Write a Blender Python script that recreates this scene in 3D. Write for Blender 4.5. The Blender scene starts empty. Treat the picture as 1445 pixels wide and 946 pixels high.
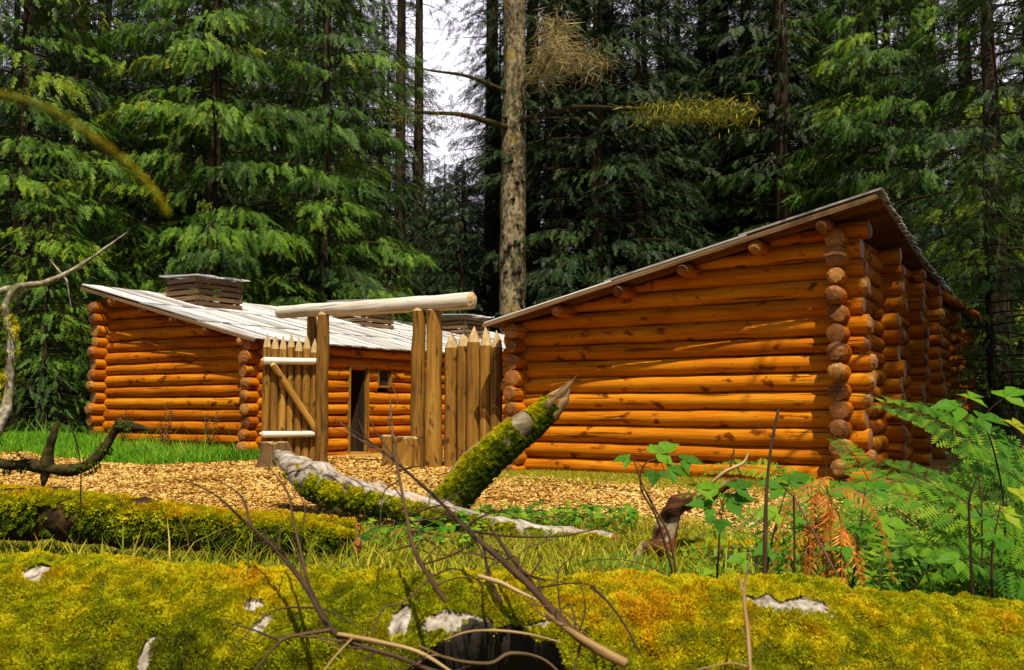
import bpy, math, random
import numpy as np
from mathutils import Vector, Matrix, noise

R = math.radians
sc = bpy.context.scene
col = sc.collection
rng = np.random.default_rng(7)
random.seed(7)

# ------------------------------------------------------------------ camera
FPX, PITCH, HC = 1339.0, math.atan(102 / 1339.0), 1.0
cd = bpy.data.cameras.new("camera")
cam = bpy.data.objects.new("camera", cd); col.objects.link(cam)
cam.location = (0, 0, HC); cam.rotation_euler = (R(90) + PITCH, 0, 0)
cd.sensor_width = 36; cd.lens = 36 * FPX / 1445
cd.clip_start = 0.05; cd.clip_end = 1500
cd.dof.use_dof = True; cd.dof.focus_distance = 13.0; cd.dof.aperture_fstop = 9.0
sc.camera = cam

# ------------------------------------------------------------------ light
SUN_EL = R(62)
tosun = Vector((0.20, -0.98, 0)).normalized() * math.cos(SUN_EL) + Vector((0, 0, math.sin(SUN_EL)))
sl = bpy.data.lights.new("sun", 'SUN'); so = bpy.data.objects.new("sun", sl); col.objects.link(so)
so.rotation_euler = (-tosun).to_track_quat('-Z', 'Y').to_euler(); so.location = (0, -10, 30)
sl.energy = 5.0; sl.angle = R(0.53); sl.color = (1.0, 0.87, 0.60)

w = bpy.data.worlds.new("World"); sc.world = w; w.use_nodes = True
nt = w.node_tree; N = nt.nodes; L = nt.links
bg = N['Background']; bg.inputs[1].default_value = 0.05
sky = N.new('ShaderNodeTexSky'); sky.sky_type = 'NISHITA'; sky.sun_disc = False
sky.sun_elevation = SUN_EL; sky.sun_rotation = R(168); sky.dust_density = 2.0; sky.air_density = 1.0
tc = N.new('ShaderNodeTexCoord')
cl = N.new('ShaderNodeTexNoise'); cl.inputs['Scale'].default_value = 2.2; cl.inputs['Detail'].default_value = 5
cr = N.new('ShaderNodeMapRange'); cr.inputs[1].default_value = 0.60; cr.inputs[2].default_value = 0.75
mx = N.new('ShaderNodeMix'); mx.data_type = 'RGBA'
mx.inputs[7].default_value = (18.5, 17.4, 20.0, 1)
sz_ = N.new('ShaderNodeSeparateXYZ'); L.new(tc.outputs['Generated'], sz_.inputs[0])
hz_ = N.new('ShaderNodeMapRange'); hz_.inputs[1].default_value = 0.62; hz_.inputs[2].default_value = 0.40; L.new(sz_.outputs[2], hz_.inputs[0])
ahead = N.new('ShaderNodeMapRange'); ahead.inputs[1].default_value = 0.35; ahead.inputs[2].default_value = 0.7; L.new(sz_.outputs[1], ahead.inputs[0])
bank = N.new('ShaderNodeMath'); bank.operation = 'MULTIPLY'; L.new(hz_.outputs[0], bank.inputs[0]); L.new(ahead.outputs[0], bank.inputs[1])
mxf = N.new('ShaderNodeMath'); mxf.operation = 'MAXIMUM'
L.new(tc.outputs['Generated'], cl.inputs['Vector']); L.new(cl.outputs[0], cr.inputs[0])
L.new(cr.outputs[0], mxf.inputs[0]); L.new(bank.outputs[0], mxf.inputs[1]); L.new(mxf.outputs[0], mx.inputs[0]); L.new(sky.outputs[0], mx.inputs[6]); L.new(mx.outputs[2], bg.inputs[0])

sc.view_settings.view_transform = 'Standard'; sc.view_settings.look = 'None'
sc.view_settings.exposure = 0.5; sc.view_settings.gamma = 1.0
sc.render.engine = 'CYCLES'
sc.cycles.max_bounces = 5; sc.cycles.diffuse_bounces = 2; sc.cycles.glossy_bounces = 2
sc.cycles.transmission_bounces = 3; sc.cycles.caustics_reflective = False
sc.cycles.use_denoising = True

# ------------------------------------------------------------------ helpers
def at(px, py, Y):
    """world point seen at photo pixel (1445 x 946) at distance Y in front of the camera"""
    x = (px - 722.5) / FPX; y = (473 - py) / FPX
    d = Vector((x, math.cos(PITCH) - y * math.sin(PITCH), math.sin(PITCH) + y * math.cos(PITCH)))
    return Vector((0, 0, HC)) + d * (Y / d.y)

TH = R(33.1); CX, CY = 4.24, 12.4
UX, UY = math.cos(TH), -math.sin(TH); VX, VY = math.sin(TH), math.cos(TH)
def F(t, s, z=0.0):
    """fort frame: t along the front (0 at the near right corner, negative to the left), s depth"""
    return Vector((CX + t * UX + s * VX, CY + t * UY + s * VY, z))
def fort_ts(x, y):
    return (x - CX) * UX + (y - CY) * UY, (x - CX) * VX + (y - CY) * VY

def sm(a, b, x):
    k = np.clip((np.asarray(x, float) - a) / (b - a), 0, 1); return k * k * (3 - 2 * k)
def gz(x, y):
    x = np.asarray(x, float); y = np.asarray(y, float)
    z = -0.22 + 0.22 * sm(2.6, 5.4, y)
    z = z + 0.025 * np.sin(x * 1.3 + 1) * np.sin(y * 1.1) + 0.012 * np.sin(x * 3.7 + y * 2.9)
    t, s = fort_ts(x, y)
    z = z * (1 - 0.7 * sm(-2.5, 0, s))
    z = z + 0.16 * sm(-14.2, -15.6, t) * sm(-3.5, -1, s) * (1 - sm(20, 30, y))
    return z
def G(x, y): return float(gz(x, y))

def tag(o, label=None, cat=None, group=None, kind=None):
    if label: o['label'] = label
    if cat: o['category'] = cat
    if group: o['group'] = group
    if kind: o['kind'] = kind
    return o
def thing(name, label, cat, loc=(0, 0, 0), rz=0.0, group=None):
    o = bpy.data.objects.new(name, None); col.objects.link(o)
    o.location = loc; o.rotation_euler = (0, 0, rz); o.empty_display_size = 0.2
    return tag(o, label, cat, group)
def copy_tree(o, parent=None):
    c = o.copy(); col.objects.link(c); c.parent = parent
    for ch in list(o.children): copy_tree(ch, c)
    return c

def npmesh(name, V, Q, mat, parent=None, rnd=None, smooth=False, loc=None):
    """mesh from numpy vertices and equally sized faces"""
    V = np.ascontiguousarray(V, np.float32).reshape(-1, 3); Q = np.ascontiguousarray(Q, np.int32)
    k = Q.shape[1]; n = len(Q)
    me = bpy.data.meshes.new(name)
    me.vertices.add(len(V)); me.vertices.foreach_set('co', V.ravel())
    me.loops.add(n * k); me.loops.foreach_set('vertex_index', Q.ravel())
    me.polygons.add(n); me.polygons.foreach_set('loop_start', np.arange(0, n * k, k, dtype=np.int32))
    if smooth: me.polygons.foreach_set('use_smooth', np.ones(n, bool))
    me.update(calc_edges=True)
    if rnd is not None:
        a = me.attributes.new('rnd', 'FLOAT', 'POINT'); a.data.foreach_set('value', np.ascontiguousarray(rnd, np.float32))
    me.materials.append(mat)
    o = bpy.data.objects.new(name, me); col.objects.link(o)
    if parent: o.parent = parent
    if loc is not None: o.location = loc
    return o

class MB:
    """collects tubes, boxes and discs; build() links them as one mesh object"""
    def __init__(s): s.V = []; s.Fc = []; s.M = []; s.U = []; s.S = []
    def add(s, verts, faces, mat=0, uv=None, smooth=True):
        b = len(s.V); s.V += [tuple(v) for v in verts]
        s.U += uv if uv else [(v[0], v[1], 0.5) for v in verts]
        for f in faces: s.Fc.append([b + i for i in f]); s.M.append(mat); s.S.append(smooth)
    def tube(s, pts, rad, seg=10, wob=0.04, cap=0.35, mat=0, capmat=1, rnd=None, chop=0.06, up=None, nscale=2.5, caps=(True, True)):
        pts = [Vector(p) for p in pts]; n = len(pts)
        if rnd is None: rnd = random.random()
        if not hasattr(rad, '__len__'): rad = [rad] * n
        off = random.random() * 50
        verts, uv, rings = [], [], []
        L0 = off; T0 = (pts[1] - pts[0]).normalized()
        ref = Vector((0, 0, 1)) if abs(T0.z) < 0.9 else Vector((0, 1, 0))
        A = (ref - T0 * ref.dot(T0)).normalized()
        for i, p in enumerate(pts):
            T = (pts[min(i + 1, n - 1)] - pts[max(i - 1, 0)]).normalized()
            A = (A - T * A.dot(T)).normalized(); B = T.cross(A)
            if i: L0 += (p - pts[i - 1]).length
            for j in range(seg + 1):
                a = 2 * math.pi * (j % seg) / seg + math.pi
                d = A * math.cos(a) + B * math.sin(a)
                r = rad[i]
                if wob:
                    q = (p + d * r) * nscale + Vector((off * 3.1, off, -off))
                    r *= 1 + wob * 2 * noise.noise(q)
                verts.append(p + d * r); uv.append((L0, (2 * math.pi * j / seg) * rad[i], rnd))
        faces = []
        w_ = seg + 1
        for i in range(n - 1):
            for j in range(seg):
                faces.append((i * w_ + j, i * w_ + j + 1, (i + 1) * w_ + j + 1, (i + 1) * w_ + j))
        s.add(verts, faces, mat, uv)
        for e, on in ((0, caps[0]), (n - 1, caps[1])):
            if not on or rad[e] < 1e-4: continue
            p = pts[e]; T = (pts[0] - pts[1]) if e == 0 else (pts[-1] - pts[-2]); T.normalize()
            ring = verts[e * w_: e * w_ + seg]
            c = p + T * chop
            sh = Vector((random.uniform(-1, 1), random.uniform(-1, 1), random.uniform(-1, 1))) * rad[e] * 0.22
            inner = [c + sh + (v - p) * cap * random.uniform(0.8, 1.15) for v in ring]
            cc = c + sh + T * chop * 0.25
            vv = ring + inner + [cc]
            k = seg; ff = []
            for j in range(k):
                a, b = j, (j + 1) % k
                q = (a, b, k + b, k + a) if e else (b, a, k + a, k + b)
                ff.append(q); ff.append((k + a, k + b, 2 * k) if e else (k + b, k + a, 2 * k))
            uu = [((v - p).x + off, (v - p).y * 1.0 + (v - p).z, rnd) for v in vv]
            s.add(vv, ff, capmat, uu, smooth=False)
        return s
    def box(s, c, size, rot=None, mat=0, rnd=None, jit=0.0):
        """box with centre c; the longest side is the grain direction"""
        if rnd is None: rnd = random.random()
        x, y, z = [k / 2 for k in size]
        off = random.random() * 50
        base = [(-x, -y, -z), (x, -y, -z), (x, y, -z), (-x, y, -z), (-x, -y, z), (x, -y, z), (x, y, z), (-x, y, z)]
        ax = max(range(3), key=lambda k: size[k]); oth = [k for k in range(3) if k != ax]
        Mx = rot if rot else Matrix.Identity(3)
        vs, uv = [], []
        fs = [(0, 3, 2, 1), (4, 5, 6, 7), (0, 1, 5, 4), (1, 2, 6, 5), (2, 3, 7, 6), (3, 0, 4, 7)]
        jt = [Vector((random.uniform(-jit, jit), random.uniform(-jit, jit), random.uniform(-jit, jit))) for _ in range(8)]
        out = []
        for f in fs:
            b = len(vs)
            for i in f:
                p = Vector(base[i]) + jt[i]
                vs.append(Mx @ p + Vector(c)); uv.append((p[ax] + off, p[oth[0]] + p[oth[1]], rnd))
            out.append((b, b + 1, b + 2, b + 3))
        s.add(vs, out, mat, uv, smooth=False)
        return s
    def build(s, name, mats, parent=None, loc=None):
        me = bpy.data.meshes.new(name)
        me.from_pydata(s.V, [], s.Fc)
        me.polygons.foreach_set('material_index', np.array(s.M, np.int32))
        me.polygons.foreach_set('use_smooth', np.array(s.S, bool))
        a = me.attributes.new('luv', 'FLOAT_VECTOR', 'POINT')
        a.data.foreach_set('vector', np.array(s.U, np.float32).ravel())
        for m in (mats if isinstance(mats, (list, tuple)) else [mats]): me.materials.append(m)
        me.update()
        o = bpy.data.objects.new(name, me); col.objects.link(o)
        if parent: o.parent = parent
        if loc is not None: o.location = loc
        return o

def catmull(P, n=8):
    P = [Vector(p) for p in P]
    if len(P) < 3:
        return [P[0].lerp(P[-1], i / n) for i in range(n + 1)]
    Q = [P[0] * 2 - P[1]] + P + [P[-1] * 2 - P[-2]]
    out = []
    for i in range(1, len(Q) - 2):
        a, b, c, d = Q[i - 1:i + 3]
        for k in range(n):
            t = k / n
            out.append(0.5 * ((2 * b) + (c - a) * t + (2 * a - 5 * b + 4 * c - d) * t * t + (3 * b - a - 3 * c + d) * t ** 3))
    out.append(P[-1]); return out
def lerp_list(r, n):
    return list(np.interp(np.linspace(0, len(r) - 1, n), np.arange(len(r)), r))

# ------------------------------------------------------------------ materials
def mat_new(name):
    m = bpy.data.materials.new(name); m.use_nodes = True
    nt = m.node_tree; return m, nt.nodes, nt.links, nt.nodes['Principled BSDF']
def ramp(N, stops):
    r = N.new('ShaderNodeValToRGB'); e = r.color_ramp.elements
    while len(e) < len(stops): e.new(0.5)
    for k, (p, c) in enumerate(stops): e[k].position = p; e[k].color = (*c, 1)
    return r
def mathn(N, L, op, a, b=None):
    n = N.new('ShaderNodeMath'); n.operation = op
    for i, v in enumerate((a, b)):
        if v is None: continue
        if isinstance(v, (int, float)): n.inputs[i].default_value = v
        else: L.new(v, n.inputs[i])
    return n.outputs[0]
def mixc(N, L, fac, a, b, mode='MIX'):
    n = N.new('ShaderNodeMix'); n.data_type = 'RGBA'; n.blend_type = mode
    for i, v in ((0, fac), (6, a), (7, b)):
        if isinstance(v, (int, float)): n.inputs[i].default_value = v
        elif isinstance(v, tuple): n.inputs[i].default_value = (*v, 1)
        else: L.new(v, n.inputs[i])
    return n.outputs[2]

def wood(name, stops, grain=(1.1, 26), rough=0.6, spec=0.25, crack=0.7, knots=True, bump=0.35, var=0.3, blotch=None):
    m, N, L, p = mat_new(name)
    a = N.new('ShaderNodeAttribute'); a.attribute_name = 'luv'
    sx = N.new('ShaderNodeSeparateXYZ'); L.new(a.outputs['Vector'], sx.inputs[0])
    mp = N.new('ShaderNodeMapping'); mp.inputs['Scale'].default_value = (grain[0], grain[1], 7.0); L.new(a.outputs['Vector'], mp.inputs[0])
    n1 = N.new('ShaderNodeTexNoise'); n1.inputs['Scale'].default_value = 1.0; n1.inputs['Detail'].default_value = 6; n1.inputs['Roughness'].default_value = 0.62
    L.new(mp.outputs[0], n1.inputs['Vector'])
    mp2 = N.new('ShaderNodeMapping'); mp2.inputs['Scale'].default_value = (1.3, 5, 3.0); L.new(a.outputs['Vector'], mp2.inputs[0])
    n2 = N.new('ShaderNodeTexNoise'); n2.inputs['Scale'].default_value = 1.0; n2.inputs['Detail'].default_value = 4; L.new(mp2.outputs[0], n2.inputs['Vector'])
    f = mathn(N, L, 'ADD', mathn(N, L, 'MULTIPLY', n1.outputs[0], 0.6), mathn(N, L, 'MULTIPLY', n2.outputs[0], 0.4))
    f = mathn(N, L, 'ADD', f, mathn(N, L, 'MULTIPLY', mathn(N, L, 'SUBTRACT', sx.outputs[2], 0.5), var))
    rp = ramp(N, stops); L.new(f, rp.inputs[0])
    c = rp.outputs[0]
    # long drying cracks
    mp3 = N.new('ShaderNodeMapping'); mp3.inputs['Scale'].default_value = (0.7, 17, 11.0); L.new(a.outputs['Vector'], mp3.inputs[0])
    n3 = N.new('ShaderNodeTexNoise'); n3.inputs['Scale'].default_value = 1.0; n3.inputs['Detail'].default_value = 3; L.new(mp3.outputs[0], n3.inputs['Vector'])
    ck = N.new('ShaderNodeMapRange'); ck.inputs[1].default_value = 0.62; ck.inputs[2].default_value = 0.67; L.new(n3.outputs[0], ck.inputs[0])
    ckf = mathn(N, L, 'MULTIPLY', ck.outputs[0], crack)
    c = mixc(N, L, ckf, c, tuple(x * 0.22 for x in stops[0][1]))
    h = mathn(N, L, 'SUBTRACT', n1.outputs[0], ckf)
    if knots:
        mp4 = N.new('ShaderNodeMapping'); mp4.inputs['Scale'].default_value = (2.0, 6.5, 19.0); L.new(a.outputs['Vector'], mp4.inputs[0])
        v = N.new('ShaderNodeTexVoronoi'); v.inputs['Scale'].default_value = 1.0; v.inputs['Randomness'].default_value = 1.0; L.new(mp4.outputs[0], v.inputs['Vector'])
        sxc = N.new('ShaderNodeSeparateColor'); L.new(v.outputs['Color'], sxc.inputs[0])
        big = mathn(N, L, 'GREATER_THAN', sxc.outputs[0], 0.78)
        kd = N.new('ShaderNodeMapRange'); kd.inputs[1].default_value = 0.21; kd.inputs[2].default_value = 0.08; L.new(v.outputs['Distance'], kd.inputs[0])
        kf = mathn(N, L, 'MULTIPLY', mathn(N, L, 'MULTIPLY', kd.outputs[0], big), 0.7)
        c = mixc(N, L, kf, c, tuple(x * 0.3 for x in stops[0][1]))
    if blotch:
        n5 = N.new('ShaderNodeTexNoise'); n5.inputs['Scale'].default_value = 1.0; n5.inputs['Detail'].default_value = 5
        mp5 = N.new('ShaderNodeMapping'); mp5.inputs['Scale'].default_value = (4, 6, 5); L.new(a.outputs['Vector'], mp5.inputs[0]); L.new(mp5.outputs[0], n5.inputs['Vector'])
        b = N.new('ShaderNodeMapRange'); b.inputs[1].default_value = blotch[1]; b.inputs[2].default_value = blotch[1] + 0.08; L.new(n5.outputs[0], b.inputs[0])
        c = mixc(N, L, b.outputs[0], c, blotch[0])
    L.new(c, p.inputs['Base Color'])
    p.inputs['Roughness'].default_value = rough; p.inputs['Specular IOR Level'].default_value = spec
    bp = N.new('ShaderNodeBump'); bp.inputs['Strength'].default_value = bump; bp.inputs['Distance'].default_value = 0.012
    L.new(h, bp.inputs['Height']); L.new(bp.outputs[0], p.inputs['Normal'])
    return m

def foliage(name, stops, trans=0.25, objvar=0.25, rough=0.55, spec=0.25):
    m, N, L, p = mat_new(name)
    a = N.new('ShaderNodeAttribute'); a.attribute_name = 'rnd'
    oi = N.new('ShaderNodeObjectInfo')
    f = mathn(N, L, 'ADD', a.outputs['Fac'], mathn(N, L, 'MULTIPLY', mathn(N, L, 'SUBTRACT', oi.outputs['Random'], 0.5), objvar))
    rp = ramp(N, stops); L.new(f, rp.inputs[0]); L.new(rp.outputs[0], p.inputs['Base Color'])
    p.inputs['Roughness'].default_value = rough; p.inputs['Specular IOR Level'].default_value = spec
    if trans:
        t = N.new('ShaderNodeBsdfTranslucent'); L.new(rp.outputs[0], t.inputs[0])
        ms = N.new('ShaderNodeMixShader'); ms.inputs[0].default_value = trans
        L.new(p.outputs[0], ms.inputs[1]); L.new(t.outputs[0], ms.inputs[2]); L.new(ms.outputs[0], N['Material Output'].inputs[0])
    return m

def bark(name, stops, scale=6, zs=0.35, bump=0.8, dist=0.03, patch=None):
    m, N, L, p = mat_new(name)
    tc = N.new('ShaderNodeTexCoord'); mp = N.new('ShaderNodeMapping'); mp.inputs['Scale'].default_value = (1, 1, zs)
    L.new(tc.outputs['Object'], mp.inputs[0])
    n1 = N.new('ShaderNodeTexNoise'); n1.inputs['Scale'].default_value = scale; n1.inputs['Detail'].default_value = 7; n1.inputs['Roughness'].default_value = 0.65
    L.new(mp.outputs[0], n1.inputs['Vector'])
    v = N.new('ShaderNodeTexVoronoi'); v.inputs['Scale'].default_value = scale * 2.2; L.new(mp.outputs[0], v.inputs['Vector'])
    f = mathn(N, L, 'ADD', mathn(N, L, 'MULTIPLY', n1.outputs[0], 0.75), mathn(N, L, 'MULTIPLY', v.outputs['Distance'], 0.3))
    rp = ramp(N, stops); L.new(f, rp.inputs[0]); c = rp.outputs[0]
    if patch:
        n5 = N.new('ShaderNodeTexNoise'); n5.inputs['Scale'].default_value = patch[2]; n5.inputs['Detail'].default_value = 5; L.new(tc.outputs['Object'], n5.inputs['Vector'])
        b = N.new('ShaderNodeMapRange'); b.inputs[1].default_value = patch[1]; b.inputs[2].default_value = patch[1] + 0.1; L.new(n5.outputs[0], b.inputs[0])
        c = mixc(N, L, b.outputs[0], c, patch[0])
    L.new(c, p.inputs['Base Color']); p.inputs['Roughness'].default_value = 0.85; p.inputs['Specular IOR Level'].default_value = 0.15
    bp = N.new('ShaderNodeBump'); bp.inputs['Strength'].default_value = bump; bp.inputs['Distance'].default_value = dist
    L.new(f, bp.inputs['Height']); L.new(bp.outputs[0], p.inputs['Normal'])
    return m

M = {}
M['log'] = wood('stained log', [(0.22, (0.15, 0.033, 0.002)), (0.40, (0.34, 0.090, 0.003)), (0.56, (0.48, 0.156, 0.005)), (0.78, (0.62, 0.27, 0.016))], var=0.22, bump=0.9, spec=0.06, rough=0.85, blotch=((0.13, 0.034, 0.004), 0.60))
M['log_end'] = wood('log end grain', [(0.25, (0.09, 0.03, 0.008)), (0.5, (0.22, 0.085, 0.02)), (0.75, (0.40, 0.20, 0.055))], grain=(14, 14), knots=False, crack=0.5)
M['post'] = wood('gate post wood', [(0.25, (0.09, 0.04, 0.007)), (0.5, (0.27, 0.135, 0.022)), (0.75, (0.48, 0.28, 0.06))], bump=0.8, blotch=((0.07, 0.035, 0.012), 0.60))
M['post_end'] = wood('axe cut wood', [(0.25, (0.30, 0.20, 0.09)), (0.75, (0.60, 0.46, 0.27))], grain=(12, 12), knots=False)
M['grey'] = wood('weathered wood', [(0.28, (0.22, 0.19, 0.16)), (0.46, (0.50, 0.47, 0.44)), (0.72, (0.74, 0.72, 0.72))], rough=0.75)
M['roof'] = wood('weathered roof board', [(0.22, (0.16, 0.15, 0.16)), (0.46, (0.50, 0.50, 0.55)), (0.78, (0.76, 0.76, 0.84))], grain=(0.9, 22), rough=0.75, var=0.5, crack=0.8)
M['under'] = wood('roof underside board', [(0.25, (0.06, 0.022, 0.007)), (0.5, (0.12, 0.045, 0.012)), (0.75, (0.20, 0.085, 0.024))], rough=0.8)
M['shade_fill'] = wood('opening shade boards', [(0.3, (0.012, 0.007, 0.004)), (0.7, (0.04, 0.022, 0.012))], rough=0.9)  # near black, stands in for the unlit inside of the openings
M['vent'] = wood('vent plank', [(0.25, (0.06, 0.03, 0.014)), (0.5, (0.14, 0.08, 0.038)), (0.75, (0.24, 0.16, 0.085))], rough=0.8)
M['stump'] = wood('stump bark', [(0.25, (0.07, 0.04, 0.02)), (0.5, (0.20, 0.12, 0.05)), (0.75, (0.40, 0.27, 0.12))], grain=(3, 20))
M['white'] = wood('bleached fallen wood', [(0.40, (0.06, 0.042, 0.032)), (0.49, (0.30, 0.26, 0.235)), (0.66, (0.58, 0.55, 0.56))], grain=(9.0, 22), rough=0.85, bump=1.0, var=0.0, blotch=((0.40, 0.27, 0.19), 0.60))
M['snag'] = wood('old snag bark', [(0.30, (0.05, 0.034, 0.02)), (0.45, (0.17, 0.13, 0.085)), (0.70, (0.42, 0.38, 0.32))], grain=(6.0, 14), rough=0.9, bump=1.0)
M['red_rot'] = wood('rotten red wood', [(0.28, (0.03, 0.010, 0.004)), (0.5, (0.15, 0.046, 0.012)), (0.75, (0.34, 0.15, 0.05))], grain=(6, 26), rough=0.9, bump=1.0, blotch=((0.24, 0.19, 0.14), 0.57))
M['twig'] = wood('twig bark', [(0.25, (0.018, 0.010, 0.006)), (0.5, (0.045, 0.024, 0.012)), (0.75, (0.11, 0.06, 0.028))], grain=(8, 40), knots=False)
M['twig_pale'] = wood('peeled twig', [(0.28, (0.07, 0.04, 0.016)), (0.5, (0.25, 0.155, 0.062)), (0.75, (0.48, 0.36, 0.20))], grain=(5, 40), knots=False)
M['bark_dark'] = bark('dark conifer bark', [(0.3, (0.010, 0.007, 0.005)), (0.5, (0.024, 0.017, 0.011)), (0.7, (0.05, 0.036, 0.022))])
M['bark_spruce'] = bark('pale spruce bark', [(0.32, (0.02, 0.014, 0.008)), (0.46, (0.12, 0.092, 0.052)), (0.62, (0.27, 0.225, 0.15))], scale=4.2, zs=0.7, dist=0.05, bump=1.0, patch=((0.27, 0.20, 0.045), 0.6, 1.1))
M['moss_bark'] = bark('bark under moss', [(0.3, (0.007, 0.004, 0.002)), (0.5, (0.022, 0.013, 0.006)), (0.7, (0.07, 0.042, 0.012))], scale=9, zs=1, dist=0.02)
M['lichen_bark'] = bark('lichen bark', [(0.3, (0.06, 0.045, 0.03)), (0.5, (0.20, 0.18, 0.13)), (0.68, (0.48, 0.46, 0.40))], scale=22, zs=1, dist=0.006, patch=((0.30, 0.26, 0.04), 0.56, 9))
M['dark_moss_bark'] = bark('dark mossy bark', [(0.3, (0.010, 0.007, 0.004)), (0.5, (0.026, 0.019, 0.008)), (0.7, (0.06, 0.05, 0.012))], scale=18, zs=1, dist=0.01)
M['hemlock'] = foliage('hemlock needles', [(0.0, (0.014, 0.040, 0.005)), (0.45, (0.058, 0.145, 0.009)), (0.75, (0.16, 0.27, 0.012)), (1.0, (0.27, 0.32, 0.022))], trans=0.14, objvar=0.15)
M['spruce'] = foliage('dark spruce needles', [(0.0, (0.006, 0.017, 0.007)), (0.5, (0.016, 0.044, 0.012)), (1.0, (0.045, 0.09, 0.014))], trans=0.08)
M['shrub'] = foliage('shrub leaves', [(0.0, (0.02, 0.05, 0.01)), (0.5, (0.05, 0.12, 0.015)), (1.0, (0.13, 0.2, 0.03))], trans=0.3)
M['grass'] = foliage('fresh grass', [(0.0, (0.07, 0.22, 0.012)), (0.5, (0.16, 0.42, 0.016)), (0.85, (0.30, 0.50, 0.03)), (1.0, (0.46, 0.42, 0.10))], trans=0.4, objvar=0)
M['dry_grass'] = foliage('yellow grass', [(0.0, (0.13, 0.20, 0.010)), (0.5, (0.36, 0.38, 0.014)), (0.85, (0.54, 0.45, 0.03)), (1.0, (0.58, 0.44, 0.10))], trans=0.4, objvar=0)
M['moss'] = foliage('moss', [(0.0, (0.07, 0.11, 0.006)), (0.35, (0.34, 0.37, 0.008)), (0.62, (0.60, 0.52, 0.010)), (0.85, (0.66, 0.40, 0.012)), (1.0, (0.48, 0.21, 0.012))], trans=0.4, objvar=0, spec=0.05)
M['fern'] = foliage('fern', [(0.0, (0.022, 0.085, 0.012)), (0.45, (0.085, 0.23, 0.016)), (0.8, (0.20, 0.36, 0.018)), (1.0, (0.34, 0.40, 0.04))], trans=0.45, spec=0.12, objvar=0.45)
M['dead_fern'] = foliage('dead fern', [(0.0, (0.26, 0.07, 0.008)), (0.5, (0.55, 0.18, 0.015)), (1.0, (0.68, 0.32, 0.05))], trans=0.3)
M['bramble'] = foliage('bramble leaf', [(0.0, (0.025, 0.10, 0.010)), (0.5, (0.085, 0.26, 0.014)), (0.85, (0.24, 0.40, 0.02)), (1.0, (0.42, 0.36, 0.03))], trans=0.45, spec=0.15, objvar=0.4)
M['dock'] = foliage('dry weed', [(0.0, (0.05, 0.02, 0.008)), (1.0, (0.16, 0.07, 0.02))], trans=0.1)
M['dead_needle'] = foliage('dead needles', [(0.0, (0.22, 0.16, 0.06)), (0.5, (0.46, 0.36, 0.16)), (1.0, (0.62, 0.52, 0.28))], trans=0.3)
M['moss_hang'] = foliage('hanging moss', [(0.0, (0.06, 0.085, 0.012)), (0.5, (0.20, 0.22, 0.02)), (1.0, (0.42, 0.36, 0.04))], trans=0.35, objvar=0.1)
M['chip'] = foliage('wood chips', [(0.0, (0.14, 0.055, 0.010)), (0.35, (0.38, 0.205, 0.045)), (0.7, (0.56, 0.355, 0.105)), (1.0, (0.68, 0.50, 0.23))], trans=0.0, objvar=0, rough=0.8, spec=0.1)

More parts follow.
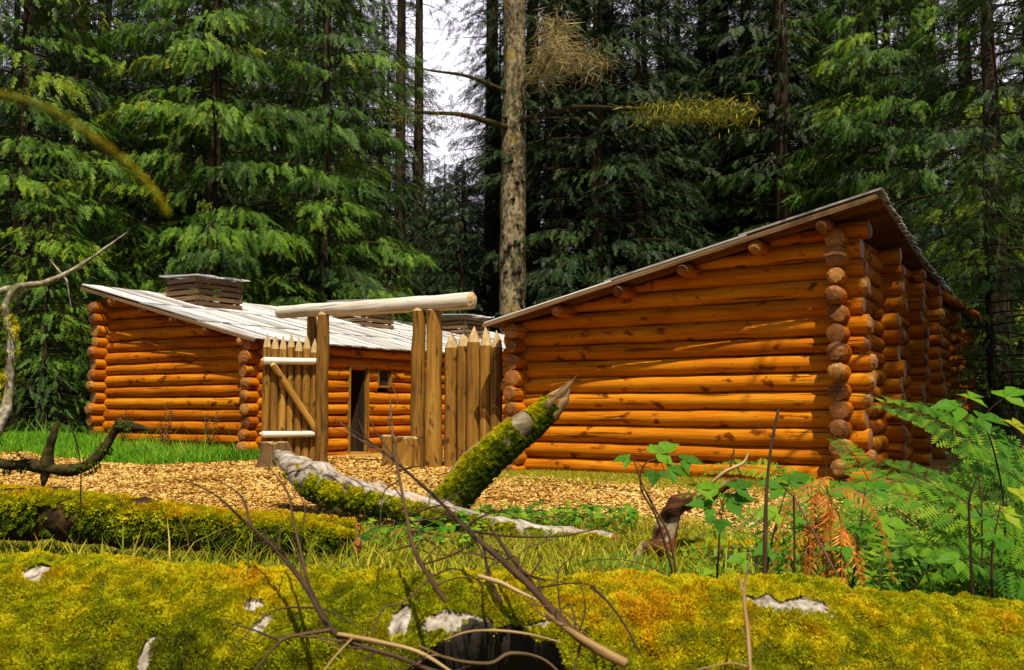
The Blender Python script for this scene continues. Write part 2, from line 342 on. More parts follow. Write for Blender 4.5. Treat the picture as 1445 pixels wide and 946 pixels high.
def ground_mat():
    m, N, L, p = mat_new('forest ground')
    g = N.new('ShaderNodeNewGeometry'); sx = N.new('ShaderNodeSeparateXYZ'); L.new(g.outputs['Position'], sx.inputs[0])
    n1 = N.new('ShaderNodeTexNoise'); n1.inputs['Scale'].default_value = 22; n1.inputs['Detail'].default_value = 7; L.new(g.outputs['Position'], n1.inputs['Vector'])
    n2 = N.new('ShaderNodeTexNoise'); n2.inputs['Scale'].default_value = 0.8; n2.inputs['Detail'].default_value = 4; L.new(g.outputs['Position'], n2.inputs['Vector'])
    chip = ramp(N, [(0.3, (0.15, 0.065, 0.012)), (0.5, (0.36, 0.19, 0.045)), (0.7, (0.56, 0.36, 0.11))]); L.new(n1.outputs[0], chip.inputs[0])
    soil = ramp(N, [(0.3, (0.035, 0.022, 0.008)), (0.5, (0.12, 0.085, 0.018)), (0.7, (0.26, 0.20, 0.03))]); L.new(n1.outputs[0], soil.inputs[0])
    litter = ramp(N, [(0.3, (0.02, 0.014, 0.007)), (0.7, (0.07, 0.045, 0.02))]); L.new(n1.outputs[0], litter.inputs[0])
    yy = mathn(N, L, 'ADD', sx.outputs[1], mathn(N, L, 'MULTIPLY', mathn(N, L, 'SUBTRACT', n2.outputs[0], 0.5), 5.0))
    a = N.new('ShaderNodeMapRange'); a.inputs[1].default_value = 8.0; a.inputs[2].default_value = 9.6; L.new(yy, a.inputs[0])
    c = mixc(N, L, a.outputs[0], soil.outputs[0], chip.outputs[0])
    dpt = mathn(N, L, 'ADD', mathn(N, L, 'MULTIPLY', sx.outputs[0], VX), mathn(N, L, 'MULTIPLY', sx.outputs[1], VY))
    b = N.new('ShaderNodeMapRange'); b.inputs[1].default_value = 27.5; b.inputs[2].default_value = 29; L.new(dpt, b.inputs[0])
    wl = mathn(N, L, 'ADD', mathn(N, L, 'MULTIPLY', sx.outputs[0], UX), mathn(N, L, 'MULTIPLY', sx.outputs[1], UY))
    b2 = N.new('ShaderNodeMapRange'); b2.inputs[1].default_value = -18.5; b2.inputs[2].default_value = -20.5; L.new(wl, b2.inputs[0])
    b3 = N.new('ShaderNodeMapRange'); b3.inputs[1].default_value = -3.1; b3.inputs[2].default_value = -1.6; L.new(wl, b3.inputs[0])
    b3o = mathn(N, L, 'MULTIPLY', b3.outputs[0], mathn(N, L, 'GREATER_THAN', dpt, 12.4))
    bb = mathn(N, L, 'MAXIMUM', mathn(N, L, 'MAXIMUM', b.outputs[0], b2.outputs[0]), b3o)
    c = mixc(N, L, bb, c, litter.outputs[0])
    L.new(c, p.inputs['Base Color']); p.inputs['Roughness'].default_value = 0.9; p.inputs['Specular IOR Level'].default_value = 0.1
    bp = N.new('ShaderNodeBump'); bp.inputs['Strength'].default_value = 0.7; bp.inputs['Distance'].default_value = 0.02
    L.new(n1.outputs[0], bp.inputs['Height']); L.new(bp.outputs[0], p.inputs['Normal'])
    return m

# ------------------------------------------------------------------ ground
xs = np.concatenate([np.linspace(-300, -30, 24), np.linspace(-28, 28, 170), np.linspace(30, 300, 24)])
ys = np.concatenate([np.linspace(-120, -6, 14), np.linspace(-5, 32, 180), np.linspace(34, 500, 36)])
gx, gy = np.meshgrid(xs, ys); nx, ny = len(xs), len(ys)
gv = np.stack([gx, gy, gz(gx, gy)], -1).reshape(-1, 3)
ii = (np.arange(ny - 1)[:, None] * nx + np.arange(nx - 1)[None, :]).ravel()
gq = np.stack([ii, ii + 1, ii + nx + 1, ii + nx], 1)
tag(npmesh('ground', gv, gq, ground_mat(), smooth=True), kind='structure')

# ------------------------------------------------------------------ log cabins
PT, LR = 0.245, 0.128           # log pitch and radius
def log_line(mb, p0, p1, z, chop0=True, chop1=True, r=LR, roof=None):
    b0 = len(mb.V)
    p0 = Vector((p0[0], p0[1], z)); p1 = Vector((p1[0], p1[1], z))
    n = max(2, int((p1 - p0).length / 0.4))
    j = [random.uniform(-0.012, 0.012) for _ in range(n + 1)]
    fl = random.choice((-1, 1)) * 0.006
    pts = [p0.lerp(p1, i / n) + Vector((j[i] * 0.6, j[i] * 0.6, j[i] * 0.5)) for i in range(n + 1)]
    r *= random.uniform(0.94, 1.03)
    rad = [r * random.uniform(0.98, 1.02) + fl * (2 * i / n - 1) for i in range(n + 1)]
    mb.tube(pts, rad, seg=14, wob=0.06, cap=random.uniform(0.55, 0.85), chop=random.uniform(0.01, 0.06), capmat=1, nscale=3.2)
    if roof:
        for i in range(b0, len(mb.V)):
            x_, y_, z_ = mb.V[i]; mb.V[i] = (x_, y_, min(z_, roof(x_) - 0.058))

def cut(a, b, holes):
    """interval [a, b] minus the holes"""
    out = [(a, b)]
    for h0, h1 in holes:
        nw = []
        for x, y in out:
            if h1 <= x or h0 >= y: nw.append((x, y)); continue
            if h0 - x > 0.15: nw.append((x, h0))
            if y - h1 > 0.15: nw.append((h1, y))
        out = nw
    return out

def vent(root, roofz, slope, x0, y0, sx, sy, h):
    """plank smoke vent standing on the roof: a slatted box under a slab of boards"""
    b = MB(); zt = roofz(x0 if slope > 0 else x0) + h
    n = 5
    for k in range(n):
        ph = 0.09
        for (cx, cy, wx, wy) in ((x0, y0 - sy / 2, sx, 0.03), (x0, y0 + sy / 2, sx, 0.03), (x0 - sx / 2, y0, 0.03, sy), (x0 + sx / 2, y0, 0.03, sy)):
            zz = zt - 0.09 - k * 0.135
            b.box((cx, cy, zz), (wx + (0.08 if wx > wy else 0), wy + (0.08 if wy > wx else 0), ph), jit=0.006)
    for dx in (-1, 1):
        for dy in (-1, 1):
            b.box((x0 + dx * (sx / 2 - 0.05), y0 + dy * (sy / 2 - 0.05), zt - 0.42), (0.07, 0.07, 0.84))
    v = b.build('smoke_vent', [M['vent']], root)
    c = MB()
    nb = 6
    for k in range(nb):
        yy = y0 - sy / 2 - 0.12 + (k + 0.5) * (sy + 0.24) / nb
        c.box((x0, yy, zt + 0.03 + 0.012 * (k % 2)), (sx + 0.34, (sy + 0.24) / nb - 0.01, 0.03), rot=Matrix.Rotation(random.uniform(-0.01, 0.01) + 0.05, 3, 'Y'), jit=0.01)
    c.build('vent_cover', [M['roof']], v)
    return v

def build_cabin(name, label, left):
    if left:
        root = thing(name, label, 'log cabin', F(-15.75, 0, 0.0), -TH)
        W, D = 4.85, 15.2
        rz = lambda x: 3.57 - 0.245 * x
        xl = lambda s: -0.45; xr = lambda s: 5.17
        outer, inner = 0.0, W
        parts = [5.0, 10.1]
        px = [0.58, 1.65, 2.65, 3.73, 4.72]
        holes = [(2.40, 3.03, -1, 1.86), (3.32, 3.80, 1.47, 1.85), (7.4, 8.05, -1, 1.86), (8.5, 9.0, 1.47, 1.85), (12.3, 12.95, -1, 1.86)]
    else:
        root = thing(name, label, 'log cabin', F(-4.85, 0, 0.0), -TH)
        W, D = 4.95, 14.8
        rz = lambda x: 2.31 + 0.224 * (x + 0.36)
        xl = lambda s: -0.36; xr = lambda s: 5.60 - 0.083 * (min(s, 5.3) + 0.6) - 0.053 * max(0, s - 5.3)
        outer, inner = W, 0.0
        parts = [2.5, 5.0, 7.4, 11.0]
        px = [0.91, 1.94, 2.94, 3.96, 4.84]
        holes = [(3.4, 4.05, -1, 1.86), (6.4, 7.05, -1, 1.86), (9.6, 10.25, -1, 1.86)]
    skew = 0.0 if left else -0.040
    def ox(s): return outer + skew * s
    # gable walls and partitions: logs along x, cut under the slope of the roof
    for wi, s in enumerate([0.0] + parts + [D]):
        mb = MB()
        k = 0
        while True:
            z = 0.11 + k * PT; k += 1
            a, b = -0.27, W + 0.30
            if not left and s > 0: b = ox(s) + [0, 0.34, 0.34, 0.31, 0.28, 0.27][wi]
            if left and s > 0: b = W + 0.32
            top = z - LR * 0.55 + 0.07
            if left:
                lim = (3.57 - top) / 0.245
                if lim < 0.4: break
                b = min(b + random.uniform(-0.04, 0.04), lim)
                if rz(a) < top: a = -0.2
                if b - a < 0.5: break
                log_line(mb, (a + random.uniform(-0.03, 0.03), s), (b, s), z, roof=rz)
            else:
                lim = (top - 2.31) / 0.224 - 0.36
                if lim > W - 0.4: break
                a = max(a + random.uniform(-0.04, 0.04), lim)
                log_line(mb, (a, s), (b + random.uniform(-0.05, 0.05), s), z, roof=rz)
        o = mb.build('front_wall' if s == 0 else ('back_wall' if s == D else 'partition_wall'), [M['log'], M['log_end']], root)
    # outer side wall and courtyard wall: logs along y, half a log higher
    mb = MB(); k = 0
    while True:
        z = 0.11 - PT / 2 + k * PT; k += 1
        if z + LR + 0.06 > rz(outer) : break
        log_line(mb, (ox(0), -0.36 + random.uniform(-0.05, 0.05)), (ox(D), D + 0.33), z)
    mb.build('outer_wall', [M['log'], M['log_end']], root)
    mb = MB(); k = 0
    while True:
        z = 0.11 - PT / 2 + k * PT; k += 1
        if z + LR + 0.04 > rz(inner): break
        hs = [(h[0], h[1]) for h in holes if z + LR * 0.6 > h[2] and z - LR * 0.6 < h[3]]
        for a, b in cut(-0.36 + random.uniform(-0.05, 0.05), D + 0.33, hs):
            log_line(mb, (inner, a), (inner, b), z)
    wall = mb.build('courtyard_wall', [M['log'], M['log_end']], root)
    for h in holes:
        shade_door = h[2] < 0
        fr = MB(); z0 = max(0.02, h[2]); z1 = h[3]
        dep = 0.27 if shade_door else 0.16
        for y in (h[0] + 0.02, h[1] - 0.02): fr.box((inner + (0.05 if left else -0.05) * (not shade_door), y, (z0 + z1) / 2), (dep, 0.045, z1 - z0))
        fr.box((inner, (h[0] + h[1]) / 2, z1 + 0.025), (dep, h[1] - h[0] + 0.05, 0.045))
        fr.box((inner, (h[0] + h[1]) / 2, z0 - 0.01), (dep + 0.1, h[1] - h[0] + 0.05, 0.05))
        fr.build('door_frame' if shade_door else 'window_frame', [M['post']], root)
        sg = 1 if left else -1
        d_ = MB()
        if shade_door:
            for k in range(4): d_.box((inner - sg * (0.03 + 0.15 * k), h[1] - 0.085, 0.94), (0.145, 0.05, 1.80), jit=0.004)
            d_.build('shade_door', [M['shade_fill']], root)  # leaf added over the sunlit jamb so the doorway looks unlit
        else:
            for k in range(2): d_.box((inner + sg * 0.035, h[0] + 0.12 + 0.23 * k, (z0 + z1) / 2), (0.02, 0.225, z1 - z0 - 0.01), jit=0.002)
            d_.build('shade_board', [M['shade_fill']], root)  # boards painted near black in place of the shade inside the open window
    # purlins
    for x in px:
        m2 = MB(); z = rz(x) - 0.05 - 0.095
        y0_ = -0.36 if left else -0.50
        pts = [Vector((x, y0_ + (D + 0.85) * i / 14, z)) for i in range(15)]
        m2.tube(pts, 0.095, seg=12, wob=0.03, cap=0.6, chop=0.05)
        m2.build('purlin', [M['log'], M['log_end']], root)
    # roof: board courses overlapping down the slope, each board its own length and tone
    rb = MB()
    slope = -0.245 if left else 0.224; ov = 0.40 if left else 0.60
    ang = math.atan(slope)
    y = -ov
    while y < D + 0.45:
        bw = random.uniform(0.21, 0.27)
        yc = y + bw / 2
        x0, x1 = xl(yc), xr(yc)
        if left: cuts = [(x0, 1.75, 2), (1.62, 3.6, 1), (3.47, x1, 0)]
        else: cuts = [(x0, 1.9, 0), (1.77, 3.9, 1), (3.77, x1, 2)]
        for (a, b, lift) in cuts:
            a += random.uniform(-0.015, 0.015); b += random.uniform(-0.025, 0.025)
            xc = (a + b) / 2; ln = (b - a) / math.cos(ang)
            dz = lift * 0.026 + random.uniform(0, 0.012)
            rb.box((xc, yc, rz(xc) - 0.012 + dz), (ln, bw - 0.014, 0.026), rot=Matrix.Rotation(-ang, 3, 'Y'), mat=0, jit=0.003)
        y += bw
    # sheathing under the courses
    y = -ov + 0.03
    while y < D + 0.42:
        bw = 0.32; yc = y + bw / 2
        a, b = xl(yc) + 0.03, xr(yc) - 0.03; xc = (a + b) / 2
        rb.box((xc, yc, rz(xc) - 0.042), ((b - a) / math.cos(ang), bw - 0.004, 0.022), rot=Matrix.Rotation(-ang, 3, 'Y'), mat=1)
        y += bw
    roof = rb.build('roof', [M['roof'], M['under']], root)
    # barge board along the front edge
    bb = MB(); a, b = xl(0), xr(0)
    xc = (a + b) / 2
    bb.box((xc, -ov - 0.014, rz(xc) - 0.045), ((b - a) / math.cos(ang), 0.026, 0.062), rot=Matrix.Rotation(-ang, 3, 'Y'), jit=0.004)
    bb.build('barge_board', [M['vent']], roof)
    if left:
        vent(roof, rz, slope, 0.9, 1.85, 1.05, 1.25, 0.62)
        vent(roof, rz, slope, 1.3, 6.9, 1.05, 1.2, 0.6)
        vent(roof, rz, slope, 1.3, 11.6, 1.05, 1.2, 0.6)
    else:
        vent(roof, rz, slope, 2.2, 6.5, 0.9, 1.0, 0.28)
    return root

cabL = build_cabin('log_cabin', 'low log cabin with pale plank roof and doorway, behind the open gate leaf', True)
cabR = build_cabin('log_cabin', 'large near log cabin whose roof rises to a high right corner, with stacked log ends', False)

# ------------------------------------------------------------------ gate and palisade
def fpt(t, s, z): return F(t, s, z)
gate = thing('log_gateway', 'pole gateway of paired upright posts carrying one long pale beam log', 'gateway', F(-8.0, 0, 0))
def in_gate(p): return Vector(p) - gate.location
for (t, s, zt, r) in ((-9.07, -0.15, 2.68, 0.115), (-9.62, 0.12, 2.70, 0.10), (-6.86, -0.14, 2.63, 0.118), (-6.575, -0.08, 2.63, 0.14)):
    b = MB(); p0 = F(t, s, -0.15); p1 = F(t, s, zt)
    b.tube([in_gate(p0.lerp(p1, i / 8)) + Vector((random.uniform(-.008, .008), random.uniform(-.008, .008), 0)) for i in range(9)], [r * (1.06 - 0.012 * i) for i in range(9)], seg=14, wob=0.09)
    b.build('gate_post', [M['post'], M['post_end']], gate)
b = MB(); p0 = F(-10.28, -0.08, 2.80); p1 = F(-5.80, -0.08, 2.745)
b.tube([in_gate(p0.lerp(p1, i / 12)) + Vector((0, 0, random.uniform(-.01, .01))) for i in range(13)], [0.118 + 0.025 * i / 12 for i in range(13)], seg=16, wob=0.04, cap=0.6, chop=0.07)
b.build('beam', [M['grey'], M['post_end']], gate)

def picket(mb, p, h, r, tip=0.3, lean=(0, 0), mat=0, tipmat=1):
    """round stake with a four sided hewn point"""
    n = 6; pts = [Vector(p) + Vector((lean[0] * i / n, lean[1] * i / n, -0.15 + (h - tip + 0.15) * i / n)) for i in range(n + 1)]
    rad = [r * (1 + random.uniform(-0.03, 0.03)) for _ in pts]
    mb.tube(pts, rad, seg=10, wob=0.08, caps=(False, False), mat=mat)
    b0 = len(mb.V) - 11
    ring = [Vector(mb.V[b0 + j]) for j in range(10)]
    apex = pts[-1] + Vector((random.uniform(-.015, .015), random.uniform(-.015, .015), tip))
    mid = [pts[-1] + (v - pts[-1]) * (0.62 + 0.16 * (j % 3 == 0)) + Vector((0, 0, tip * 0.42)) for j, v in enumerate(ring)]
    vv = ring + mid + [apex]; ff = []
    for j in range(10):
        k = (j + 1) % 10
        ff += [(j, k, 10 + k, 10 + j), (10 + j, 10 + k, 20)]
    mb.add(vv, ff, tipmat, [(v.z * 1.0, v.x * 2 + v.y, 0.5) for v in vv], smooth=False)

def fence_run(name, label, stakes):
    root = thing(name, label, 'palisade', F(stakes[0][0], 0, 0))
    for (t, s, h, r) in stakes:
        b = MB(); p = F(t, s, G(*F(t, s).xy)) - root.location
        picket(b, p, h, r, tip=random.uniform(0.24, 0.34), lean=(random.uniform(-.015, .015), random.uniform(-.02, .02)))
        b.build('stake', [M['post'], M['post_end']], root)
    return root
fence_run('palisade', 'short run of pointed stakes between the right gate posts and the near cabin',
          [(-6.27, -0.02, 2.26, 0.115), (-6.035, 0.03, 2.30, 0.118), (-5.80, -0.03, 2.34, 0.112), (-5.58, 0.02, 2.33, 0.108), (-5.37, 0.0, 2.26, 0.10)])
fence_run('palisade', 'pointed stakes behind the open gate leaf, beside the far cabin corner',
          [(-10.5, 0.05, 2.1, 0.095), (-10.29, 0.02, 2.14, 0.095), (-10.08, 0.05, 2.1, 0.095), (-9.86, 0.07, 2.12, 0.095)])

# open gate leaf, facing the camera, hinged on the left post
leaf = thing('gate_leaf', 'open plank gate leaf with pointed tops and a diagonal brace', 'gate', at(452, 652, 17.1))
A_ = at(447, 640, 17.4); B_ = at(368, 640, 17.05)
dx = Vector((B_.x - A_.x, B_.y - A_.y, 0)); wlen = dx.length; dx.normalize(); nrm = Vector((dx.y, -dx.x, 0))
if nrm.y > 0: nrm = -nrm
lo = leaf.location
hts = [2.20, 2.27, 2.22, 2.29, 2.25, 2.25, 2.28]
for i in range(7):
    b = MB(); d = (i + 0.5) * wlen / 7
    p = Vector((A_.x, A_.y, 0.07)) + dx * d - lo
    picket(b, p, hts[i], wlen / 14 * 1.02, tip=0.27)
    b.build('plank', [M['post'], M['post_end']], leaf)
for (z, r, m_) in ((1.83, 0.06, 'grey'), (0.52, 0.055, 'grey')):
    b = MB(); q0 = Vector((A_.x, A_.y, z)) - dx * 0.03 + nrm * 0.13 - lo; q1 = q0 + dx * (wlen + 0.02)
    b.tube([q0.lerp(q1, i / 5) for i in range(6)], [r, r, r * 1.02, r * 1.05, r * 1.05, r * 1.1], seg=12, wob=0.04)
    b.build('rail', [M[m_], M['post_end']], leaf)
b = MB(); q0 = Vector((A_.x, A_.y, 0.56)) + dx * 0.02 + nrm * 0.15 - lo; q1 = Vector((A_.x, A_.y, 1.76)) + dx * (wlen * 0.83) + nrm * 0.15 - lo
b.tube([q0.lerp(q1, i / 5) for i in range(6)], 0.062, seg=12, wob=0.04)
b.build('brace', [M['post'], M['post_end']], leaf)

# ------------------------------------------------------------------ stumps
def stump(name, label, loc, r, h, mat='stump'):
    b = MB(); z0 = G(loc[0], loc[1])
    pts = [Vector((0, 0, -0.08 + (h + 0.08) * i / 5)) for i in range(6)]
    b.tube(pts, [r * 1.2, r * 1.08, r * 1.0, r * 0.97, r * 0.96, r * 0.95], seg=18, wob=0.12, cap=0.9, chop=0.012, nscale=5, caps=(False, True))
    o = b.build(name, [M[mat], M['post_end']], None, loc=(loc[0], loc[1], z0))
    return tag(o, label, 'stump')
q = at(388, 655, 16.2); stump('stump', 'low sawn stump at the foot of the open gate leaf', (q.x, q.y), 0.27, 0.42)
q = at(548, 660, 16.2); stump('stump', 'narrow pale stump inside the gateway, left of its wider neighbour', (q.x, q.y), 0.12, 0.50, 'post')
q = at(574, 662, 16.0); stump('stump', 'wide sawn stump against the foot of the right gate posts', (q.x, q.y), 0.21, 0.47, 'post')

# ------------------------------------------------------------------ wood chips, grass
def quads_at(P, size, yaw, tilt, roll):
    """P (n,3); size (n,2) -> flat quads turned at random"""
    n = len(P)
    base = np.array([[-1, -1, 0], [1, -1, 0], [1, 1, 0], [-1, 1, 0]], float)[None] * 0.5
    v = base * np.concatenate([size, np.ones((n, 1))], 1)[:, None, :]
    cy, sy = np.cos(yaw)[:, None], np.sin(yaw)[:, None]; ct, st = np.cos(tilt)[:, None], np.sin(tilt)[:, None]; cr_, sr_ = np.cos(roll)[:, None], np.sin(roll)[:, None]
    x, y, z = v[..., 0], v[..., 1], v[..., 2]
    y, z = y * cr_ - z * sr_, y * sr_ + z * cr_
    x, z = x * ct - z * st, x * st + z * ct
    x, y = x * cy - y * sy, x * sy + y * cy
    return (np.stack([x, y, z], -1) + P[:, None, :]).reshape(-1, 3), np.arange(n * 4).reshape(-1, 4)

def vnoise(x, y, sc_, seed=0):
    return np.array([noise.noise(Vector((a * sc_, b * sc_, seed))) for a, b in zip(x, y)])

def scatter_chips(n):
    Y = 7.4 + 11.8 * rng.random(n) ** 1.25; X = (rng.random(n) - 0.5) * (Y * 1.5)
    t, s = fort_ts(X, Y)
    inside = (s < -0.02) | ((t > -10.7) & (t < -5.1) & (s < 6))
    nz = vnoise(X, Y, 0.55, 3)
    keep = inside & (Y + 2.2 * nz > 8.3) & ~((t < -10.7) & (s > -2.3 + 0.5 * nz))
    return X[keep], Y[keep]
X, Y = scatter_chips(195000)
n = len(X)
P = np.stack([X, Y, gz(X, Y) + 0.008 + 0.012 * rng.random(n)], 1)
sz = np.stack([rng.uniform(0.025, 0.08, n), rng.uniform(0.010, 0.028, n)], 1) * np.clip(Y / 11, 0.7, 1.4)[:, None]
cv, cq = quads_at(P, sz, rng.uniform(0, 6.28, n), rng.normal(0, 0.25, n), rng.normal(0, 0.35, n))
o = npmesh('wood_chips', cv, cq, M['chip'], rnd=np.repeat(np.clip(rng.normal(0.54, 0.24, n) + 0.3 * vnoise(X, Y, 1.1, 44) + 0.12 * vnoise(X, Y, 4.0, 5), 0, 1), 4))
tag(o, 'tan wood chips spread over the path in front of the fort', 'wood chips', kind='stuff')

def blades(P, h, wd, lean, seed_rnd):
    """curved grass blades: two quads each"""
    n = len(P); a = rng.uniform(0, 2 * np.pi, n); d = np.stack([np.cos(a), np.sin(a), np.zeros(n)], 1)
    b = rng.uniform(0, 2 * np.pi, n); sd = np.stack([np.cos(b), np.sin(b), np.zeros(n)], 1)
    up = np.array([0, 0, 1.0])
    lv = []
    for k, (f, wf) in enumerate(((0, 1), (0.55, 0.8), (1.0, 0.12))):
        c = P + up * (h * (f - 0.18 * lean * f * f))[:, None] + d * (h * lean * f * f)[:, None]
        lv += [c - sd * (wd * wf)[:, None], c + sd * (wd * wf)[:, None]]
    V = np.stack(lv, 1).reshape(-1, 3)
    i = np.arange(n)[:, None] * 6
    Q = np.concatenate([i + np.array([[0, 1, 3, 2]]), i + np.array([[2, 3, 5, 4]])])
    return V, Q, np.repeat(seed_rnd, 6)

# bright grass in front of the far cabin
n = 42000
t = rng.uniform(-21, -10.45, n); s = rng.uniform(-2.7, -0.12, n)
X = CX + t * UX + s * VX; Y = CY + t * UY + s * VY
nz = vnoise(X, Y, 0.9, 8)
n2_ = vnoise(X, Y, 2.6, 15)
k = (s > -2.15 + 0.75 * nz + 0.5 * n2_) & ((t < -10.85 + 0.3 * n2_) | (s > -0.9)) & (rng.random(n) < 0.55 + 0.9 * n2_ + 0.5 * sm(-2.2, -1.0, s))
X, Y, s, nz = X[k], Y[k], s[k], nz[k]; n = len(X)
h = rng.uniform(0.08, 0.30, n) * (1 + 0.9 * (rng.random(n) > 0.97)) * (0.75 + 0.5 * sm(-2.2, -0.3, s)) * (1 + 0.5 * nz)
V, Q, r_ = blades(np.stack([X, Y, gz(X, Y) - 0.01], 1), h, rng.uniform(0.006, 0.013, n), rng.uniform(0.1, 0.8, n), np.clip(rng.normal(0.45, 0.2, n) + 0.5 * nz, 0, 1))
tag(npmesh('grass', V, Q, M['grass'], rnd=r_), 'bright green grass along the wall of the far cabin', 'grass', kind='stuff')

# yellow grass and moss between the fallen logs, thin at the foot of the near cabin
n = 96000
Y = 4.2 + 6.6 * rng.random(n) ** 1.4; X = (rng.random(n) - 0.5) * Y * 1.9
nz = vnoise(X, Y, 0.8, 21)
k = (Y + 2.6 * nz < 8.5)
X1, Y1, nz1 = X[k], Y[k], nz[k]
m_ = 30000
t2 = rng.uniform(-5.0, 1.6, m_); s2 = -np.abs(rng.normal(0, 0.9, m_)) - 0.12
X2 = CX + t2 * UX + s2 * VX; Y2 = CY + t2 * UY + s2 * VY
X = np.concatenate([X1, X2]); Y = np.concatenate([Y1, Y2]); n = len(X)
h = np.concatenate([rng.uniform(0.02, 0.09, len(X1)) * (1 + 1.2 * (rng.random(len(X1)) > 0.96)), rng.uniform(0.02, 0.08, m_)])
h = h * (1 + 1.6 * ((Y < 6.2) & (rng.random(n) < 0.25)))
V, Q, r_ = blades(np.stack([X, Y, gz(X, Y) - 0.005], 1), h, rng.uniform(0.003, 0.008, n), rng.uniform(0.2, 1.2, n), np.clip(rng.normal(0.42, 0.26, n), 0, 1))
tag(npmesh('yellow_grass', V, Q, M['dry_grass'], rnd=r_), 'short yellow green grass and moss between the fallen logs', 'grass', kind='stuff')

# ------------------------------------------------------------------ moss on logs
def moss_on(name, parent, path, rad, n, ang, blade=(0.012, 0.026), patches=(), seed=0, tone=0.5, hang=0.0, dens=0.0, rad_fn=None, wid=0.22, focus=None, cs=24, skip=None, lift=0.003):
    """moss cushions over a log: many small leaves standing on its surface. ang = (from, to) in degrees around the
    axis, 0 = straight up, positive = towards the viewer (-Y side)"""
    path = [Vector(p) for p in path]; m = len(path)
    Pn = np.array([p[:] for p in path]); seglen = np.linalg.norm(np.diff(Pn, axis=0), axis=1); cum = np.concatenate([[0], np.cumsum(seglen)])
    f = rng.random(n) * cum[-1]
    if focus: q_ = rng.random(n) < 0.85; f = np.where(q_, focus[0] + (focus[1] - focus[0]) * rng.random(n), f)
    idx = np.clip(np.searchsorted(cum, f) - 1, 0, m - 2)
    k = ((f - cum[idx]) / seglen[idx])[:, None]
    C0 = Pn[idx] * (1 - k) + Pn[idx + 1] * k
    T = (Pn[idx + 1] - Pn[idx]) / seglen[idx][:, None]
    up = np.array([0, 0, 1.0]); A = up - T * (T @ up)[:, None]; A /= np.linalg.norm(A, axis=1)[:, None]
    B = np.cross(T, A)                       # towards -Y when the log runs along +X
    B = np.where((B[:, 1] > 0)[:, None], -B, B)
    a = np.radians(rng.uniform(ang[0], ang[1], n))
    Nn = A * np.cos(a)[:, None] + B * np.sin(a)[:, None]
    r = np.interp(f, cum, rad)
    if rad_fn is not None: r = r * rad_fn(f, np.degrees(a))
    S = C0 + Nn * r[:, None]
    nz = np.array([noise.noise(Vector((p[0] * 7, p[1] * 7 + seed, p[2] * 7))) for p in S])
    nb = np.array([noise.noise(Vector((p[0] * 1.9, p[1] * 1.9 + seed, p[2] * 1.9 + 9))) for p in S])
    nf = np.array([noise.noise(Vector((p[0] * 26, p[1] * 26 + seed, p[2] * 26))) for p in S])
    keep = (nz * 0.6 + nb * 0.6 + nf * 0.4) > dens - 0.55
    if skip is not None: keep &= ~skip(f, np.degrees(a))
    for (f0, a0, sf, sa) in patches:
        dd = ((f - f0) / sf) ** 2 + ((np.degrees(a) - a0) / sa) ** 2 + 0.9 * nz + 0.6 * nf
        keep &= dd > 1.0
    S, Nn, nz, nb, nf, a, T = S[keep], Nn[keep], nz[keep], nb[keep], nf[keep], a[keep], T[keep]; n = len(S)
    S = S + Nn * (0.012 * np.clip(nf + nz, -0.1, 1.2) + lift)[:, None] * (blade[1] / 0.022)
    cvec = np.array([noise.noise_vector(Vector((p[0] * cs, p[1] * cs + seed, p[2] * cs)))[:] for p in S])
    D = Nn * 0.75 + cvec * 1.3 + rng.normal(0, 0.38, (n, 3)) - up * hang * 1.6; D /= np.linalg.norm(D, axis=1)[:, None]
    Lb = rng.uniform(blade[0], blade[1], n) * (1 + 0.5 * np.clip(nf, -0.5, 1)) * (1 + hang)
    W = np.cross(D, rng.normal(0, 1, (n, 3))); W /= np.linalg.norm(W, axis=1)[:, None] + 1e-9
    w0 = (Lb * wid)[:, None]
    tip = S + D * Lb[:, None]; mid = S + D * (Lb * 0.5)[:, None]
    V = np.stack([S, mid + W * w0, tip, mid - W * w0], 1).reshape(-1, 3)
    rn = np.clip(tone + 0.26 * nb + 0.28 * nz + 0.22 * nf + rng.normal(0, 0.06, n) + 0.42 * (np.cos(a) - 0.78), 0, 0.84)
    loc = parent.location if parent else Vector((0, 0, 0))
    o = npmesh(name, V - np.array(loc[:]), np.arange(n * 4).reshape(-1, 4), M['moss'], parent, rnd=np.repeat(rn, 4))
    o['kind'] = 'stuff'
    return o

def fallen(name, label, cat, pts, rad, mats, seg=18, wob=0.08, n=6, cap=0.7, chop=0.05, nscale=4, group=None, partname='trunk'):
    path = catmull(pts, n); rr = lerp_list(rad, len(path))
    base = path[0].copy(); root = thing(name, label, cat, base, 0, group)
    b = MB(); b.tube([p - base for p in path], rr, seg=seg, wob=wob, cap=cap, chop=chop, nscale=nscale)
    b.build(partname, mats, root)
    return root, path, rr

